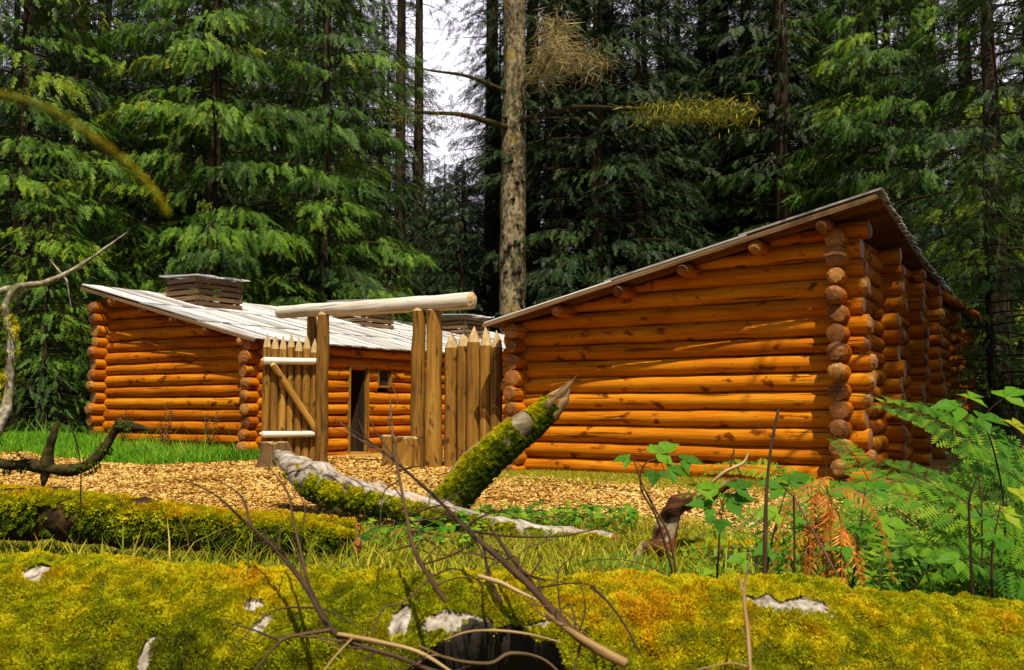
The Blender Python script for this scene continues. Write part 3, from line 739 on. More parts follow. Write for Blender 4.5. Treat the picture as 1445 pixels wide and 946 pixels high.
# the big foreground log: a lathe with a rotted hollow in its front
big_pts = [at(-500, 760, 2.75) , at(-120, 770, 2.62), at(300, 790, 2.52), at(720, 795, 2.48), at(1100, 805, 2.5), at(1500, 838, 2.56), at(1950, 850, 2.65)]
big_pts = [p - Vector((0, -0.08, 0.462)) for p in big_pts]
path = catmull(big_pts, 40); rr = lerp_list([0.42, 0.41, 0.41, 0.40, 0.40, 0.39, 0.38], len(path))
cumL = np.concatenate([[0], np.cumsum([(path[i + 1] - path[i]).length for i in range(len(path) - 1)])])
def big_f(px):                      # length along the log at a photo column
    xs_ = [(p.x / (p.y - 0.25)) * FPX + 722.5 for p in path]
    return float(np.interp(px, xs_, cumL))
hol_f = big_f(692); HOLW, HOLA = 0.20, 34.0
def hollow(f, deg):
    f = np.asarray(f, float); deg = np.asarray(deg, float)
    lip = 58 - 24 * np.clip(1.0 - 0.5 * ((f - hol_f - 0.03) / HOLW) ** 2 + 0.08 * np.sin(f * 61), 0, 1)
    d = ((f - hol_f) / HOLW) ** 4 + (np.where(deg < 92, (deg - 92) / (92 - lip), (deg - 92) / 70.0)) ** 4
    return 1 - 0.88 * (1 - sm(0.7, 1.0, d))
def relief(f, deg):
    """cushions and hollows of the moss carpet, as a share of the radius"""
    f = np.atleast_1d(f); deg = np.atleast_1d(deg); out = np.zeros(len(f))
    for k in range(len(f)):
        a = deg[k] * 0.00733
        out[k] = 0.06 * noise.noise(Vector((f[k] * 5, a * 5, 3))) + (0.05 + 0.05 * min(1, max(0, deg[k] - 25) / 25)) * noise.noise(Vector((f[k] * 14, a * 14, 7))) + 0.028 * noise.noise(Vector((f[k] * 34, a * 34, 1)))
    return out
def big_rad(f, deg): 
    f = np.asarray(f, float); deg = np.asarray(deg, float)
    return hollow(f, deg) * (1 + relief(f, deg))
patches = [(big_f(15), 12, 0.055, 6), (big_f(362), 28, 0.026, 6), (big_f(384), 36, 0.02, 6), (big_f(243), 50, 0.018, 8), (big_f(345), 57, 0.016, 6),
           (big_f(1110), 18, 0.10, 6), (big_f(572), 35, 0.026, 9), (big_f(650), 34, 0.085, 5), (big_f(755), 32, 0.04, 2.5), (big_f(700), 150, 0.1, 10)]
def big_log():
    base = path[0].copy()
    root = thing('mossy_log', 'huge moss covered fallen log across the whole foreground with a dark rotted hollow', 'fallen log', base)
    seg = 150; V = []; mm = []
    A0 = [math.radians(-180 + 360 * j / seg) for j in range(seg)]
    rings = []
    # resample finely along the length
    fs = np.linspace(0, cumL[-1], 900)
    Pp = np.array([[np.interp(f, cumL, [p[k] for p in path]) for k in range(3)] for f in fs])
    for i, f in enumerate(fs):
        T = Vector(Pp[min(i + 1, len(fs) - 1)] - Pp[max(i - 1, 0)]).normalized()
        A = (Vector((0, 0, 1)) - T * T.z).normalized(); B = T.cross(A)
        if B.y > 0: B = -B
        r0 = float(np.interp(f, cumL, rr)) * (0.002 if i in (0, len(fs) - 1) else 1.0)
        for a in A0:
            d = A * math.cos(a) + B * math.sin(a)
            p = Vector(Pp[i]) + d * r0
            V.append(Vector(Pp[i]) + d * (r0 * float(big_rad(f, math.degrees(a))[0])) - base)
    nr = len(fs); Q = []
    for i in range(nr - 1):
        for j in range(seg):
            k = (j + 1) % seg
            Q.append((i * seg + j, i * seg + k, (i + 1) * seg + k, (i + 1) * seg + j))
    V = np.array([v[:] for v in V])
    # bare wood where the bark is off: pale patches are their own material; the hollow is rotten wood painted near black to stand for its shade
    m, N, L, p = mat_new('fallen log surface')
    at_ = N.new('ShaderNodeAttribute'); at_.attribute_name = 'rnd'
    g = N.new('ShaderNodeTexCoord')
    n1 = N.new('ShaderNodeTexNoise'); n1.inputs['Scale'].default_value = 45; n1.inputs['Detail'].default_value = 6; L.new(g.outputs['Object'], n1.inputs['Vector'])
    dk = ramp(N, [(0.3, (0.035, 0.033, 0.003)), (0.7, (0.13, 0.115, 0.004))]); L.new(n1.outputs[0], dk.inputs[0])
    wt = ramp(N, [(0.32, (0.08, 0.06, 0.045)), (0.48, (0.27, 0.235, 0.21)), (0.68, (0.44, 0.41, 0.42))]); L.new(n1.outputs[0], wt.inputs[0])
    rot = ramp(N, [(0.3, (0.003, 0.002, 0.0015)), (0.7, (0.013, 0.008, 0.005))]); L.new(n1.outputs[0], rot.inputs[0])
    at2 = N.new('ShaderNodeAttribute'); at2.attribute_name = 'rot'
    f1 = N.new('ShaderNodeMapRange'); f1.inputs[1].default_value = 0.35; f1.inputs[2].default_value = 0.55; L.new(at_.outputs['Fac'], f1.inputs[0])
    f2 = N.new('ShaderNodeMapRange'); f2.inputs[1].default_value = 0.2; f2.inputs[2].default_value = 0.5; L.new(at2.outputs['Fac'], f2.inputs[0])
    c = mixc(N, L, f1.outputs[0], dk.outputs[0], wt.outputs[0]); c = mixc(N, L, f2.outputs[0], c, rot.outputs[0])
    L.new(c, p.inputs['Base Color']); p.inputs['Roughness'].default_value = 0.85
    bp = N.new('ShaderNodeBump'); bp.inputs['Strength'].default_value = 0.6; bp.inputs['Distance'].default_value = 0.008; L.new(n1.outputs[0], bp.inputs['Height']); L.new(bp.outputs[0], p.inputs['Normal'])
    ff = np.repeat(fs, seg); aa = np.tile(np.degrees(A0), nr)
    val = np.zeros(len(V))
    for (f0, a0, sf, sa) in patches[:-1]:
        dd = ((ff - f0) / sf) ** 2 + ((aa - a0) / sa) ** 2
        val = np.maximum(val, (dd < 1.5).astype(float))
    val[(hollow(ff, aa + 6) < 0.9) | (hollow(ff + 0.02, aa) < 0.9) | (hollow(ff - 0.02, aa) < 0.9)] = 0
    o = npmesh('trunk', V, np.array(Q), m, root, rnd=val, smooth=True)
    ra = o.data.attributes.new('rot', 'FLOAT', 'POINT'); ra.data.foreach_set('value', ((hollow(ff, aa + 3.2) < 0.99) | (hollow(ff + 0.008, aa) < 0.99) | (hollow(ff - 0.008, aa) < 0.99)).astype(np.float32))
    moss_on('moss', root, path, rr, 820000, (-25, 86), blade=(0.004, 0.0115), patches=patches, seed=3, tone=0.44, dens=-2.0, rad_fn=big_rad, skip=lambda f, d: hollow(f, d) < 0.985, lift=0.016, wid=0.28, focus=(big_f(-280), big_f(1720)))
    return root
big_log()

# second mossy log, left, with a dark hollow underside
root, pth, r2 = fallen('mossy_log', 'mossy fallen log lying on the left between the foreground log and the wood chips', 'fallen log',
    [at(-420, 705, 6.9), at(-160, 716, 6.6), at(0, 724, 6.45), at(150, 735, 6.35), at(300, 750, 6.3), at(420, 757, 6.3), at(500, 768, 6.3)], [0.175, 0.17, 0.165, 0.155, 0.135, 0.10, 0.07], [M['moss_bark'], M['red_rot']], nscale=6, wob=0.2)
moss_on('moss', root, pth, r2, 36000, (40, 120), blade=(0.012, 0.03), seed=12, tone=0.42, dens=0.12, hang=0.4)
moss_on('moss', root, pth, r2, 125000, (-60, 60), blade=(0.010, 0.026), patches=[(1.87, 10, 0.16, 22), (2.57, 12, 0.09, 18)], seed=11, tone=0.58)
# thin low log between
root, pth, r2 = fallen('mossy_log', 'thin mossy log behind the twigs, its end under the bleached trunk', 'fallen log',
    [at(255, 752, 7.3), at(380, 741, 7.4), at(500, 748, 7.5)], [0.06, 0.085, 0.06], [M['moss_bark'], M['red_rot']])
moss_on('moss', root, pth, r2, 9000, (-80, 70), blade=(0.014, 0.03), seed=17, tone=0.62)
# right mossy log
root, pth, r2 = fallen('mossy_log', 'mossy log with pale bare patches lying under the ferns on the right', 'fallen log',
    [at(900, 778, 6.6), at(1040, 792, 6.0), at(1200, 793, 5.8), at(1330, 793, 5.7), at(1480, 800, 5.6)], [0.07, 0.10, 0.115, 0.11, 0.1], [M['white'], M['red_rot']])
moss_on('moss', root, pth, r2, 22000, (-70, 80), blade=(0.014, 0.03), patches=[(1.55, 30, 0.14, 40), (1.25, 20, 0.06, 30), (1.9, 20, .08, 25)], seed=23, tone=0.42)
# bleached fallen trunk with broken end
root, pth, r2 = fallen('fallen_trunk', 'bleached barkless fallen trunk with a reddish broken upper end, in front of the gate', 'fallen trunk',
    [at(391, 642, 9.3), at(412, 656, 9.1), at(445, 678, 8.85), at(480, 694, 8.55), at(545, 708, 8.2), at(650, 732, 7.7), at(760, 754, 7.25), at(866, 765, 6.95)],
    [0.05, 0.10, 0.165, 0.16, 0.125, 0.09, 0.078, 0.065], [M['white'], M['red_rot']], wob=0.2, nscale=7, cap=0.5, seg=28, n=12)
moss_on('moss', root, pth, r2, 90000, (48, 150), blade=(0.007, 0.02), patches=[(0.2, 80, 0.55, 90)], seed=31, tone=0.5, hang=0.5, dens=0.02)
# leaning mossy snag
root, pth, r2 = fallen('leaning_snag', 'thick broken snag leaning up to the right, its underside shaggy with moss', 'fallen trunk',
    [at(618, 726, 8.75), at(645, 693, 8.75), at(682, 652, 8.72), at(722, 617, 8.7), at(760, 588, 8.68), at(782, 569, 8.68)],
    [0.185, 0.175, 0.165, 0.155, 0.13, 0.10], [M['snag'], M['red_rot']], wob=0.1, nscale=5, cap=0.5, chop=0.1)
moss_on('moss', root, pth, r2, 100000, (24, 168), blade=(0.006, 0.017), patches=[(0.28, 10, 0.2, 30), (0.72, 5, 0.2, 24), (1.16, 60, 0.10, 90)], seed=41, tone=0.46, hang=0.5, dens=-0.1)
b = MB(); base = root.location
for (p0, p1, p2, r0) in ((at(772, 580, 8.66), at(792, 557, 8.66), at(809, 536, 8.66), 0.07), (at(780, 586, 8.62), at(797, 566, 8.62), at(804, 549, 8.62), 0.05), (at(764, 582, 8.6), at(774, 570, 8.6), at(786, 560, 8.6), 0.05),
                         (at(784, 580, 8.7), at(796, 560, 8.7), at(800, 545, 8.7), 0.04), (at(768, 572, 8.72), at(778, 560, 8.72), at(792, 547, 8.72), 0.04), (at(778, 590, 8.66), at(788, 580, 8.66), at(793, 570, 8.66), 0.05)):
    b.tube([p - base for p in catmull([p0, p1, p2], 4)], lerp_list([r0, r0 * 0.8, 0.004], 9), seg=6, wob=0.3, nscale=12)
b.build('splinter', [M['stump'], M['stump']], root)
# rotten red branch stub on the right
root, pth, r2 = fallen('rotten_branch', 'crooked reddish rotten branch rising from a splayed base', 'branch',
    [at(898, 795, 6.15), at(922, 784, 6.15), at(938, 760, 6.15), at(950, 722, 6.15), at(972, 707, 6.1), at(1000, 700, 6.05), at(1030, 682, 6.0)],
    [0.05, 0.11, 0.08, 0.068, 0.055, 0.046, 0.02], [M['red_rot'], M['red_rot']], wob=0.34, nscale=11, seg=24, n=10)

# ------------------------------------------------------------------ twigs and branches
def branch(name, label, cat, main, rad, mat, subs=(), n=6, seg=8, group=None, endmat=None):
    """main path, with side shoots (path, radii) as pieces of the same dead branch"""
    path_ = catmull(main, n); base = path_[0].copy()
    rad = [r * 0.8 for r in rad]; subs = [(p, [r * 0.75 for r in rd]) for p, rd in subs]
    if name == 'dead_branch' and len(main) > 5:
        for _ in range(26 if len(main) > 8 else 14):
            i = random.randrange(len(path_) // 8, len(path_) - 3); p = path_[i]; T = (path_[i + 1] - p).normalized()
            d = (T * random.choice((-1, -1, 1)) + Vector((random.uniform(-1.3, 1.3), random.uniform(-.5, .3), random.uniform(-.4, 1.1)))).normalized(); l_ = random.uniform(0.07, 0.22)
            p2 = p + d * l_ * 0.5 + Vector((random.uniform(-.02, .02), 0, random.uniform(-.02, .02))); p3 = p + d * l_ + Vector((random.uniform(-.03, .03), 0, random.uniform(-.05, .03)))
            subs.append(([p, p2, p3], [0.0026, 0.0018, 0.001]))
    root_ = MB(); root_.tube([p - base for p in path_], lerp_list(rad, len(path_)), seg=seg, wob=0.12, nscale=14, chop=0.004)
    for pts, rd in subs:
        pp = catmull(pts, n); root_.tube([p - base for p in pp], lerp_list(rd, len(pp)), seg=6, wob=0.1, nscale=14, chop=0.002)
    o = root_.build(name, [mat, endmat or mat], None, loc=base)
    return tag(o, label, cat, group)
def px(*pts): return [at(*p) for p in pts]

T_ = M['twig']
branch('dead_branch', 'dark forked dead branch rising left over the mossy log', 'branch',
    px((306, 700, 2.6), (352, 742, 2.5), (387, 773, 2.4), (429, 824, 2.2), (468, 889, 2.02), (509, 912, 1.98), (563, 928, 1.96), (625, 955, 1.92)), [0.003, 0.005, 0.006, 0.0075, 0.009, 0.007, 0.006, 0.005], T_,
    [(px((302, 675, 2.65), (340, 700, 2.6), (354, 742, 2.5)), [0.002, 0.004, 0.005]), (px((268, 680, 2.65), (310, 703, 2.6), (345, 735, 2.5)), [0.002, 0.003, 0.004]),
     (px((375, 653, 2.5), (406, 696, 2.42), (414, 735, 2.35), (437, 832, 2.2)), [0.002, 0.004, 0.004, 0.006]), (px((468, 889, 2.02), (430, 895, 2.0), (396, 905, 1.98), (360, 946, 1.95)), [0.006, 0.005, 0.004, 0.003]),
     (px((396, 905, 1.98), (360, 890, 2.0), (318, 878, 2.0)), [0.004, 0.003, 0.002]), (px((428, 740, 2.36), (430, 715, 2.4), (418, 690, 2.42)), [0.003, 0.002, 0.0015])])
branch('dead_branch', 'tall thin dark dead stem standing left of the leaning snag', 'branch',
    px((550, 560, 2.75), (557, 637, 2.6), (572, 718, 2.4), (585, 777, 2.3), (606, 815, 2.18), (628, 848, 2.08)), [0.0025, 0.004, 0.0055, 0.0065, 0.007, 0.007], T_,
    [(px((556, 625, 2.62), (548, 590, 2.65), (562, 566, 2.7), (553, 545, 2.75)), [0.003, 0.0025, 0.002, 0.0015]), (px((607, 816, 2.18), (570, 850, 2.1), (540, 860, 2.08), (520, 905, 2.02)), [0.004, 0.003, 0.003, 0.002])])
branch('dead_branch', 'long pale tipped dead branch slanting down right across the hollow', 'branch',
    px((473, 592, 3.4), (540, 637, 3.1), (612, 700, 2.8), (666, 754, 2.5), (693, 777, 2.4), (752, 831, 2.22), (792, 876, 2.1), (828, 907, 2.03), (880, 934, 1.98)), [0.003, 0.0045, 0.006, 0.008, 0.010, 0.011, 0.012, 0.013, 0.013], T_,
    [(px((690, 742, 2.5), (724, 790, 2.35), (770, 850, 2.18), (800, 880, 2.1)), [0.004, 0.008, 0.010, 0.010]), (px((680, 757, 2.5), (690, 812, 2.3), (707, 850, 2.16)), [0.005, 0.006, 0.007]),
     (px((660, 745, 2.5), (672, 733, 2.5), (705, 722, 2.5), (728, 731, 2.5)), [0.005, 0.004, 0.003, 0.002]), (px((665, 750, 2.5), (720, 757, 2.45), (790, 757, 2.45), (838, 748, 2.5)), [0.005, 0.004, 0.003, 0.002]),
     (px((640, 728, 2.65), (590, 735, 2.6), (540, 742, 2.6), (500, 760, 2.55)), [0.004, 0.003, 0.002, 0.0015]), (px((700, 790, 2.35), (660, 780, 2.4), (620, 783, 2.4), (560, 766, 2.4)), [0.004, 0.003, 0.002, 0.0015])])
branch('peeled_branch', 'pale peeled stick end at the bottom edge, right of the hollow', 'branch',
    px((770, 866, 2.13), (815, 898, 2.02), (850, 920, 1.99), (884, 937, 1.97)), [0.006, 0.011, 0.014, 0.013], M['twig_pale'])
branch('dead_twig', 'straw coloured twig arching across the dark hollow', 'twig',
    px((628, 903, 2.02), (660, 892, 2.0), (700, 890, 1.98), (745, 895, 1.98), (790, 906, 2.0)), [0.002, 0.003, 0.003, 0.003, 0.002], M['twig_pale'])
branch('dead_twig', 'wavy straw coloured twig along the bottom edge under the hollow', 'twig',
    px((592, 912, 1.98), (635, 930, 1.95), (690, 936, 1.94), (720, 922, 1.95), (765, 930, 1.95), (800, 960, 1.92)), [0.003, 0.004, 0.004, 0.004, 0.003, 0.003], M['twig_pale'],
    [(px((640, 930, 1.95), (610, 925, 1.96), (590, 936, 1.95)), [0.003, 0.003, 0.002])])
branch('dead_twig', 'reddish brown twig bundle running from the left edge to the hollow', 'twig',
    px((478, 895, 1.99), (530, 905, 1.97), (590, 920, 1.95), (640, 950, 1.93)), [0.005, 0.006, 0.005, 0.004], M['twig_pale'],
    [(px((500, 898, 1.98), (470, 930, 1.96), (450, 960, 1.94)), [0.004, 0.003, 0.003])])
branch('dead_twig', 'pale broken twig lying on moss just above the hollow', 'twig',
    px((676, 813, 2.24), (705, 822, 2.22), (722, 830, 2.2), (755, 846, 2.17)), [0.006, 0.007, 0.006, 0.004], M['twig_pale'])
branch('dead_twig', 'thin dark twig lying on the moss right of the hollow', 'twig',
    px((835, 828, 2.25), (858, 850, 2.16), (880, 880, 2.08), (905, 925, 1.98)), [0.005, 0.0035, 0.003, 0.002], T_)
branch('dead_stick', 'thin tan forked stick standing at the bottom edge in front of the moss', 'stick',
    px((1056, 796, 2.2), (1050, 838, 2.12), (1055, 890, 2.03), (1060, 960, 1.95)), [0.003, 0.005, 0.0055, 0.006], M['twig_pale'],
    [(px((1056, 942, 1.98), (1030, 936, 1.98), (985, 945, 1.97)), [0.004, 0.003, 0.002]), (px((1050, 838, 2.12), (1046, 826, 2.14), (1044, 815, 2.15)), [0.004, 0.003, 0.002])])
branch('dead_stick', 'tall straight dark stick standing before the near cabin wall', 'stick',
    px((1098, 580, 3.1), (1088, 632, 3.1), (1082, 690, 3.1), (1080, 750, 3.1), (1079, 850, 3.1)), [0.006, 0.0065, 0.0075, 0.0085, 0.009], T_)
branch('dead_stick', 'thin forked dark stem beside the orange dead fern', 'stick',
    px((1120, 700, 3.4), (1121, 755, 3.4), (1121, 850, 3.4)), [0.004, 0.005, 0.006], T_, [(px((1121, 702, 3.4), (1150, 755, 3.3), (1183, 815, 3.2)), [0.004, 0.005, 0.005]), (px((1120, 702, 3.4), (1110, 692, 3.4), (1104, 685, 3.4)), [0.003, 0.003, 0.002])])
branch('dead_stick', 'curved dark stem standing near the right edge among ferns', 'stick',
    px((1381, 668, 3.2), (1368, 705, 3.2), (1369, 760, 3.2), (1372, 850, 3.2)), [0.003, 0.005, 0.006, 0.007], T_)
branch('dead_stick', 'short thin dark stem right of the curved stem by ferns', 'stick',
    px((1381, 672, 3.6), (1385, 710, 3.6), (1386, 800, 3.6)), [0.003, 0.004, 0.005], T_)
branch('dead_branch', 'small twiggy branch tip held up against the near cabin wall', 'branch',
    px((985, 700, 5.2), (1020, 668, 5.2), (1048, 654, 5.2), (1056, 640, 5.2)), [0.012, 0.013, 0.012, 0.006], M['twig_pale'],
    [(px((1030, 662, 5.2), (1034, 645, 5.2), (1036, 634, 5.2)), [0.009, 0.008, 0.005]), (px((1040, 658, 5.2), (1045, 668, 5.2), (1052, 672, 5.2)), [0.008, 0.006, 0.004]), (px((1048, 654, 5.2), (1056, 660, 5.2)), [0.007, 0.004])])
branch('dead_stick', 'thin curved dark stem carrying leaves in front of the wood chips', 'stick',
    px((893, 645, 3.4), (905, 680, 3.4), (922, 715, 3.4), (945, 760, 3.4), (960, 850, 3.4)), [0.003, 0.004, 0.005, 0.005, 0.006], T_)

# left edge branches
lich = thing('lichen_branch', 'crooked lichen crusted branch bending up along the left edge', 'branch', at(12, 545, 3.2))
lb = lich.location
mp_ = catmull(px((-40, 655, 3.1), (0, 600, 3.15), (12, 548, 3.2), (15, 480, 3.2), (8, 436, 3.2), (25, 406, 3.2), (65, 399, 3.2), (112, 376, 3.2), (156, 345, 3.2)), 6)
b = MB(); b.tube([p - lb for p in mp_], lerp_list([0.02, 0.018, 0.016, 0.014, 0.014, 0.014, 0.009, 0.007, 0.004], len(mp_)), seg=9, wob=0.25, nscale=20)
for pts, rd in ((px((25, 406, 3.2), (5, 410, 3.2), (-30, 430, 3.15)), [0.012, 0.01, 0.009]), (px((88, 388, 3.2), (94, 396, 3.2), (96, 406, 3.2)), [0.005, 0.004, 0.002])):
    pp = catmull(pts, 5); b.tube([p - lb for p in pp], lerp_list(rd, len(pp)), seg=7, wob=0.2, nscale=20)
b.build('branch_wood', [M['lichen_bark'], M['lichen_bark']], lich)
moss_on('moss', lich, mp_, lerp_list([0.02, 0.018, 0.016, 0.014, 0.014, 0.014, 0.009, 0.007, 0.004], len(mp_)), 3000, (-180, 180), blade=(0.006, 0.015), dens=0.66, seed=51, tone=0.3, hang=0.4)

dmb = thing('mossy_branch', 'dark mossy branch with an upturned knobbed end and a stub, left side', 'branch', at(50, 657, 3.4))
lb = dmb.location
mp_ = catmull(px((-60, 645, 3.4), (0, 653, 3.4), (50, 658, 3.4), (108, 663, 3.4), (140, 642, 3.4), (160, 610, 3.4), (172, 602, 3.4), (188, 603, 3.4)), 6)
rd_ = lerp_list([0.023, 0.021, 0.02, 0.02, 0.018, 0.016, 0.02, 0.018], len(mp_))
b = MB(); b.tube([p - lb for p in mp_], rd_, seg=10, wob=0.25, nscale=16)
pp = catmull(px((66, 657, 3.4), (69, 638, 3.4), (74, 619, 3.4)), 4); b.tube([p - lb for p in pp], lerp_list([0.022, 0.018, 0.016], len(pp)), seg=8, wob=0.2, nscale=16)
b.build('branch_wood', [M['dark_moss_bark'], M['dark_moss_bark']], dmb)
moss_on('moss', dmb, mp_, rd_, 2500, (-180, 180), blade=(0.005, 0.011), dens=0.62, seed=57, tone=-0.1, hang=0.5)
branch('dead_twig', 'thin dark twig hanging below the knobbed mossy branch on the left', 'twig', px((95, 590, 3.5), (108, 625, 3.5), (114, 665, 3.5), (113, 722, 3.5)), [0.002, 0.003, 0.003, 0.004], T_)

yel = thing('mossy_branch', 'blurred golden moss branch sagging from the upper left corner', 'branch', at(0, 136, 0.38))
lb = yel.location
mp_ = catmull(px((-120, 118, 0.36), (-10, 134, 0.37), (60, 153, 0.38), (130, 195, 0.39), (190, 242, 0.40), (222, 278, 0.41), (236, 302, 0.42)), 7)
rd_ = lerp_list([0.0014, 0.0014, 0.0013, 0.0011, 0.0008, 0.0004, 0.0002], len(mp_))
b = MB(); b.tube([p - lb for p in mp_], [r * 0.6 for r in rd_], seg=8, wob=0.2, nscale=40); b.build('branch_wood', [M['dark_moss_bark'], M['dark_moss_bark']], yel)
moss_on('moss', yel, mp_, rd_, 2500, (-180, 180), blade=(0.0005, 0.0012), dens=0.2, seed=61, tone=0.55)

# ------------------------------------------------------------------ ferns, brambles, ground cover
def arc(base, yaw, length, rise, droop, n=14):
    d = Vector((math.cos(yaw), math.sin(yaw), 0)); out = []
    for i in range(n + 1):
        f = i / n
        out.append(Vector(base) + d * (length * f * (0.55 + 0.45 * f)) + Vector((0, 0, length * (rise * f - droop * f * f * f))))
    return out
def frond(name, parent, pth_, mat, npairs=22, wmax=0.11, sub=0, dead=False, tone=0.5):
    """pinnate frond along a curve; sub > 0 splits each pinna into lobes"""
    V, Q, rn = [], [], []
    m = len(pth_); Ls = np.array([p[:] for p in pth_])
    def quad(a, b, c, d, r):
        k = len(V); V.extend([a, b, c, d]); Q.append((k, k + 1, k + 2, k + 3)); rn.extend([r] * 4)
    tgt = Vector((random.uniform(-0.45, 0.45), random.uniform(-1.0, -0.3), 0.65))
    for i in range(npairs):
        f = 0.13 + 0.87 * (i + 0.5) / npairs; x = f * (m - 1); j = min(int(x), m - 2); k = x - j
        p = Vector(Ls[j] * (1 - k) + Ls[j + 1] * k); T = Vector(Ls[j + 1] - Ls[j]).normalized()
        Nn = (tgt - T * tgt.dot(T)).normalized(); S = T.cross(Nn)
        ln = wmax * math.sin(math.pi * min(1, 0.22 + 0.78 * (1 - f) ** 0.75 + 0.02)) if f > 0.3 else wmax * (0.55 + 0.45 * f / 0.3)
        ln = wmax * (1 - f) ** 0.7 * (0.5 + 0.5 * min(1, f / 0.25)) + 0.006
        for sd in (-1, 1):
            D = (S * sd + T * (0.35 + random.uniform(-.1, .1)) + Nn * random.uniform(-0.35, 0.05) + (Vector((0, 0, -0.5)) if dead else Vector())).normalized()
            l2 = ln * random.uniform(0.85, 1.1); wd = wmax * 0.9 / npairs * 3.0
            r = min(1, max(0, tone + random.uniform(-0.25, 0.25)))
            if sub:
                for q_ in range(sub):
                    g = (q_ + 0.3) / sub; c = p + D * (l2 * g); wl = wd * 1.8 * (1 - g) ** 0.6 + 0.004
                    for s2 in (-1, 1):
                        E_ = (T * s2 + D * 0.7).normalized(); tip = c + E_ * wl; sdv = D * (l2 / sub * 0.5)
                        quad(c - sdv * 0.7, c + E_ * wl * 0.5 - sdv, tip, c + E_ * wl * 0.5 + sdv, r)
            else:
                mid = p + D * l2 * 0.4
                quad(p, mid + T * wd * 0.5, p + D * l2, mid - T * wd * 0.5, r)
    for i in range(m - 1):                       # the midrib
        p, q = Vector(Ls[i]), Vector(Ls[i + 1]); T = (q - p).normalized(); Nn = (tgt - T * tgt.dot(T)).normalized(); S = T.cross(Nn) * (0.004 * (1 - i / m) + 0.001)
        quad(p - S, p + S, q + S, q - S, 0.1)
    o = npmesh(name, np.array([v[:] for v in V]), np.array(Q), mat, parent, rnd=np.array(rn))
    return o
FSC = 1.5
def fern(label, base, fronds, mat, wmax=0.1, npairs=22, sub=0, name='fern', dead=False, tone=0.5):
    root_ = thing(name, label, 'fern', base); wmax *= 1.25
    st = MB()
    for (yaw, ln, rise, droop) in fronds:
        ln *= 1.15 if sub > 6 else (2.1 if dead and npairs == 18 and tone == 0.5 else FSC)
        p_ = arc((0, 0, 0), R(yaw), ln, rise, droop)
        fo = frond('frond', root_, p_, mat, npairs=npairs, wmax=wmax, sub=sub, dead=dead, tone=tone)
        sm_ = MB(); sm_.tube(p_, lerp_list([0.0045, 0.002, 0.0008], len(p_)), seg=5, wob=0, caps=(False, False))
        sm_.build('stem', [M['dock'] if not dead else M['twig']], fo)
    return root_
def gp(px_, Y): # ground point under a photo column
    p = at(px_, 600, Y); return Vector((p.x, p.y, G(p.x, p.y)))

fern('spreading fern with drooping fronds left of the tall straight stick', gp(1030, 4.4), [(200, .55, .75, .5), (165, .5, .95, .5), (235, .5, .75, .6), (20, .5, .8, .5), (100, .4, 1.0, .4), (285, .45, .8, .6)], M['fern'], wmax=0.12, npairs=22, tone=0.55)
fern('bright fern between the orange dead fern and the right mossy log', gp(1225, 4.3), [(175, .6, .95, .5), (110, .55, 1.15, .5), (230, .5, .8, .5), (15, .55, 1.0, .5), (300, .5, .8, .6), (60, .5, 1.1, .4), (200, .45, 1.1, .4)], M['fern'], wmax=0.13, npairs=22, tone=0.6)
fern('low fern right of centre among the mossy log patches', gp(1310, 4.6), [(170, .5, .9, .5), (120, .5, 1.1, .5), (20, .5, 1.0, .5), (250, .5, .7, .5), (320, .5, .8, .6)], M['fern'], wmax=0.12, npairs=20, tone=0.5)
fern('big lacy fern leaning in from the right edge before the dark trees', gp(1530, 4.1), [(180, .8, 1.0, .52), (165, .85, 1.15, .45), (200, .8, .9, .45), (140, .8, 1.25, .4), (215, .7, .7, .5), (100, .8, 1.3, .5), (188, .65, 1.3, .3)], M['fern'], wmax=0.22, npairs=15, sub=7, tone=0.5)
fern('lacy fern reaching up at the right edge, above the other ferns', gp(1545, 4.8), [(178, .9, 1.35, .35), (150, .9, 1.4, .4), (205, .9, 1.15, .4), (120, .9, 1.4, .4), (230, .8, 1.1, .5)], M['fern'], wmax=0.22, npairs=14, sub=7, tone=0.45)
fern('small lacy fern standing before the near cabin corner', gp(1270, 5.2), [(150, .75, 1.05, .5), (30, .7, 1.1, .5), (95, .6, 1.3, .4), (200, .7, .9, .5), (340, .6, .9, .5)], M['fern'], wmax=0.16, npairs=16, sub=5, tone=0.6)
wilt = thing('dead_fern', 'wilted orange brown dead fern hanging in the middle of the green ferns', 'fern', gp(1160, 3.9))
top = at(1166, 668, 3.9) - wilt.location
b = MB(); b.tube(catmull([(0, 0, 0), top * 0.5 + Vector((0.02, 0, 0)), top], 5), lerp_list([0.006, 0.003], 11), seg=6, wob=0.1); b.build('stem', [M['twig'], M['twig']], wilt)
for k in range(22):
    a = random.uniform(0, 6.28); l_ = random.uniform(0.2, 0.46); sp_ = random.uniform(0.02, 0.30); z0 = top * random.uniform(0.55, 1.0) + Vector((random.uniform(-.05, .05), random.uniform(-.05, .05), 0))
    pts = [z0 + Vector((math.cos(a) * sp_ * math.sin(q * 1.3), math.sin(a) * sp_ * math.sin(q * 1.3) * 0.6, 0.05 * math.sin(q * 3.1) - l_ * q * q)) for q in [i / 12 for i in range(13)]]
    frond('frond', wilt, pts, M['dead_fern'], npairs=14, wmax=random.uniform(0.035, 0.075), dead=True, tone=random.uniform(0.25, 0.85))
fern('brown withered fern at the right edge behind the curved stem', gp(1395, 4.2), [(170, .45, .7, .8), (80, .4, .8, .7), (10, .4, .7, .8), (250, .4, .6, .7), (130, .4, .8, .8)], M['dead_fern'], wmax=0.12, npairs=18, name='dead_fern', dead=True, tone=0.3)

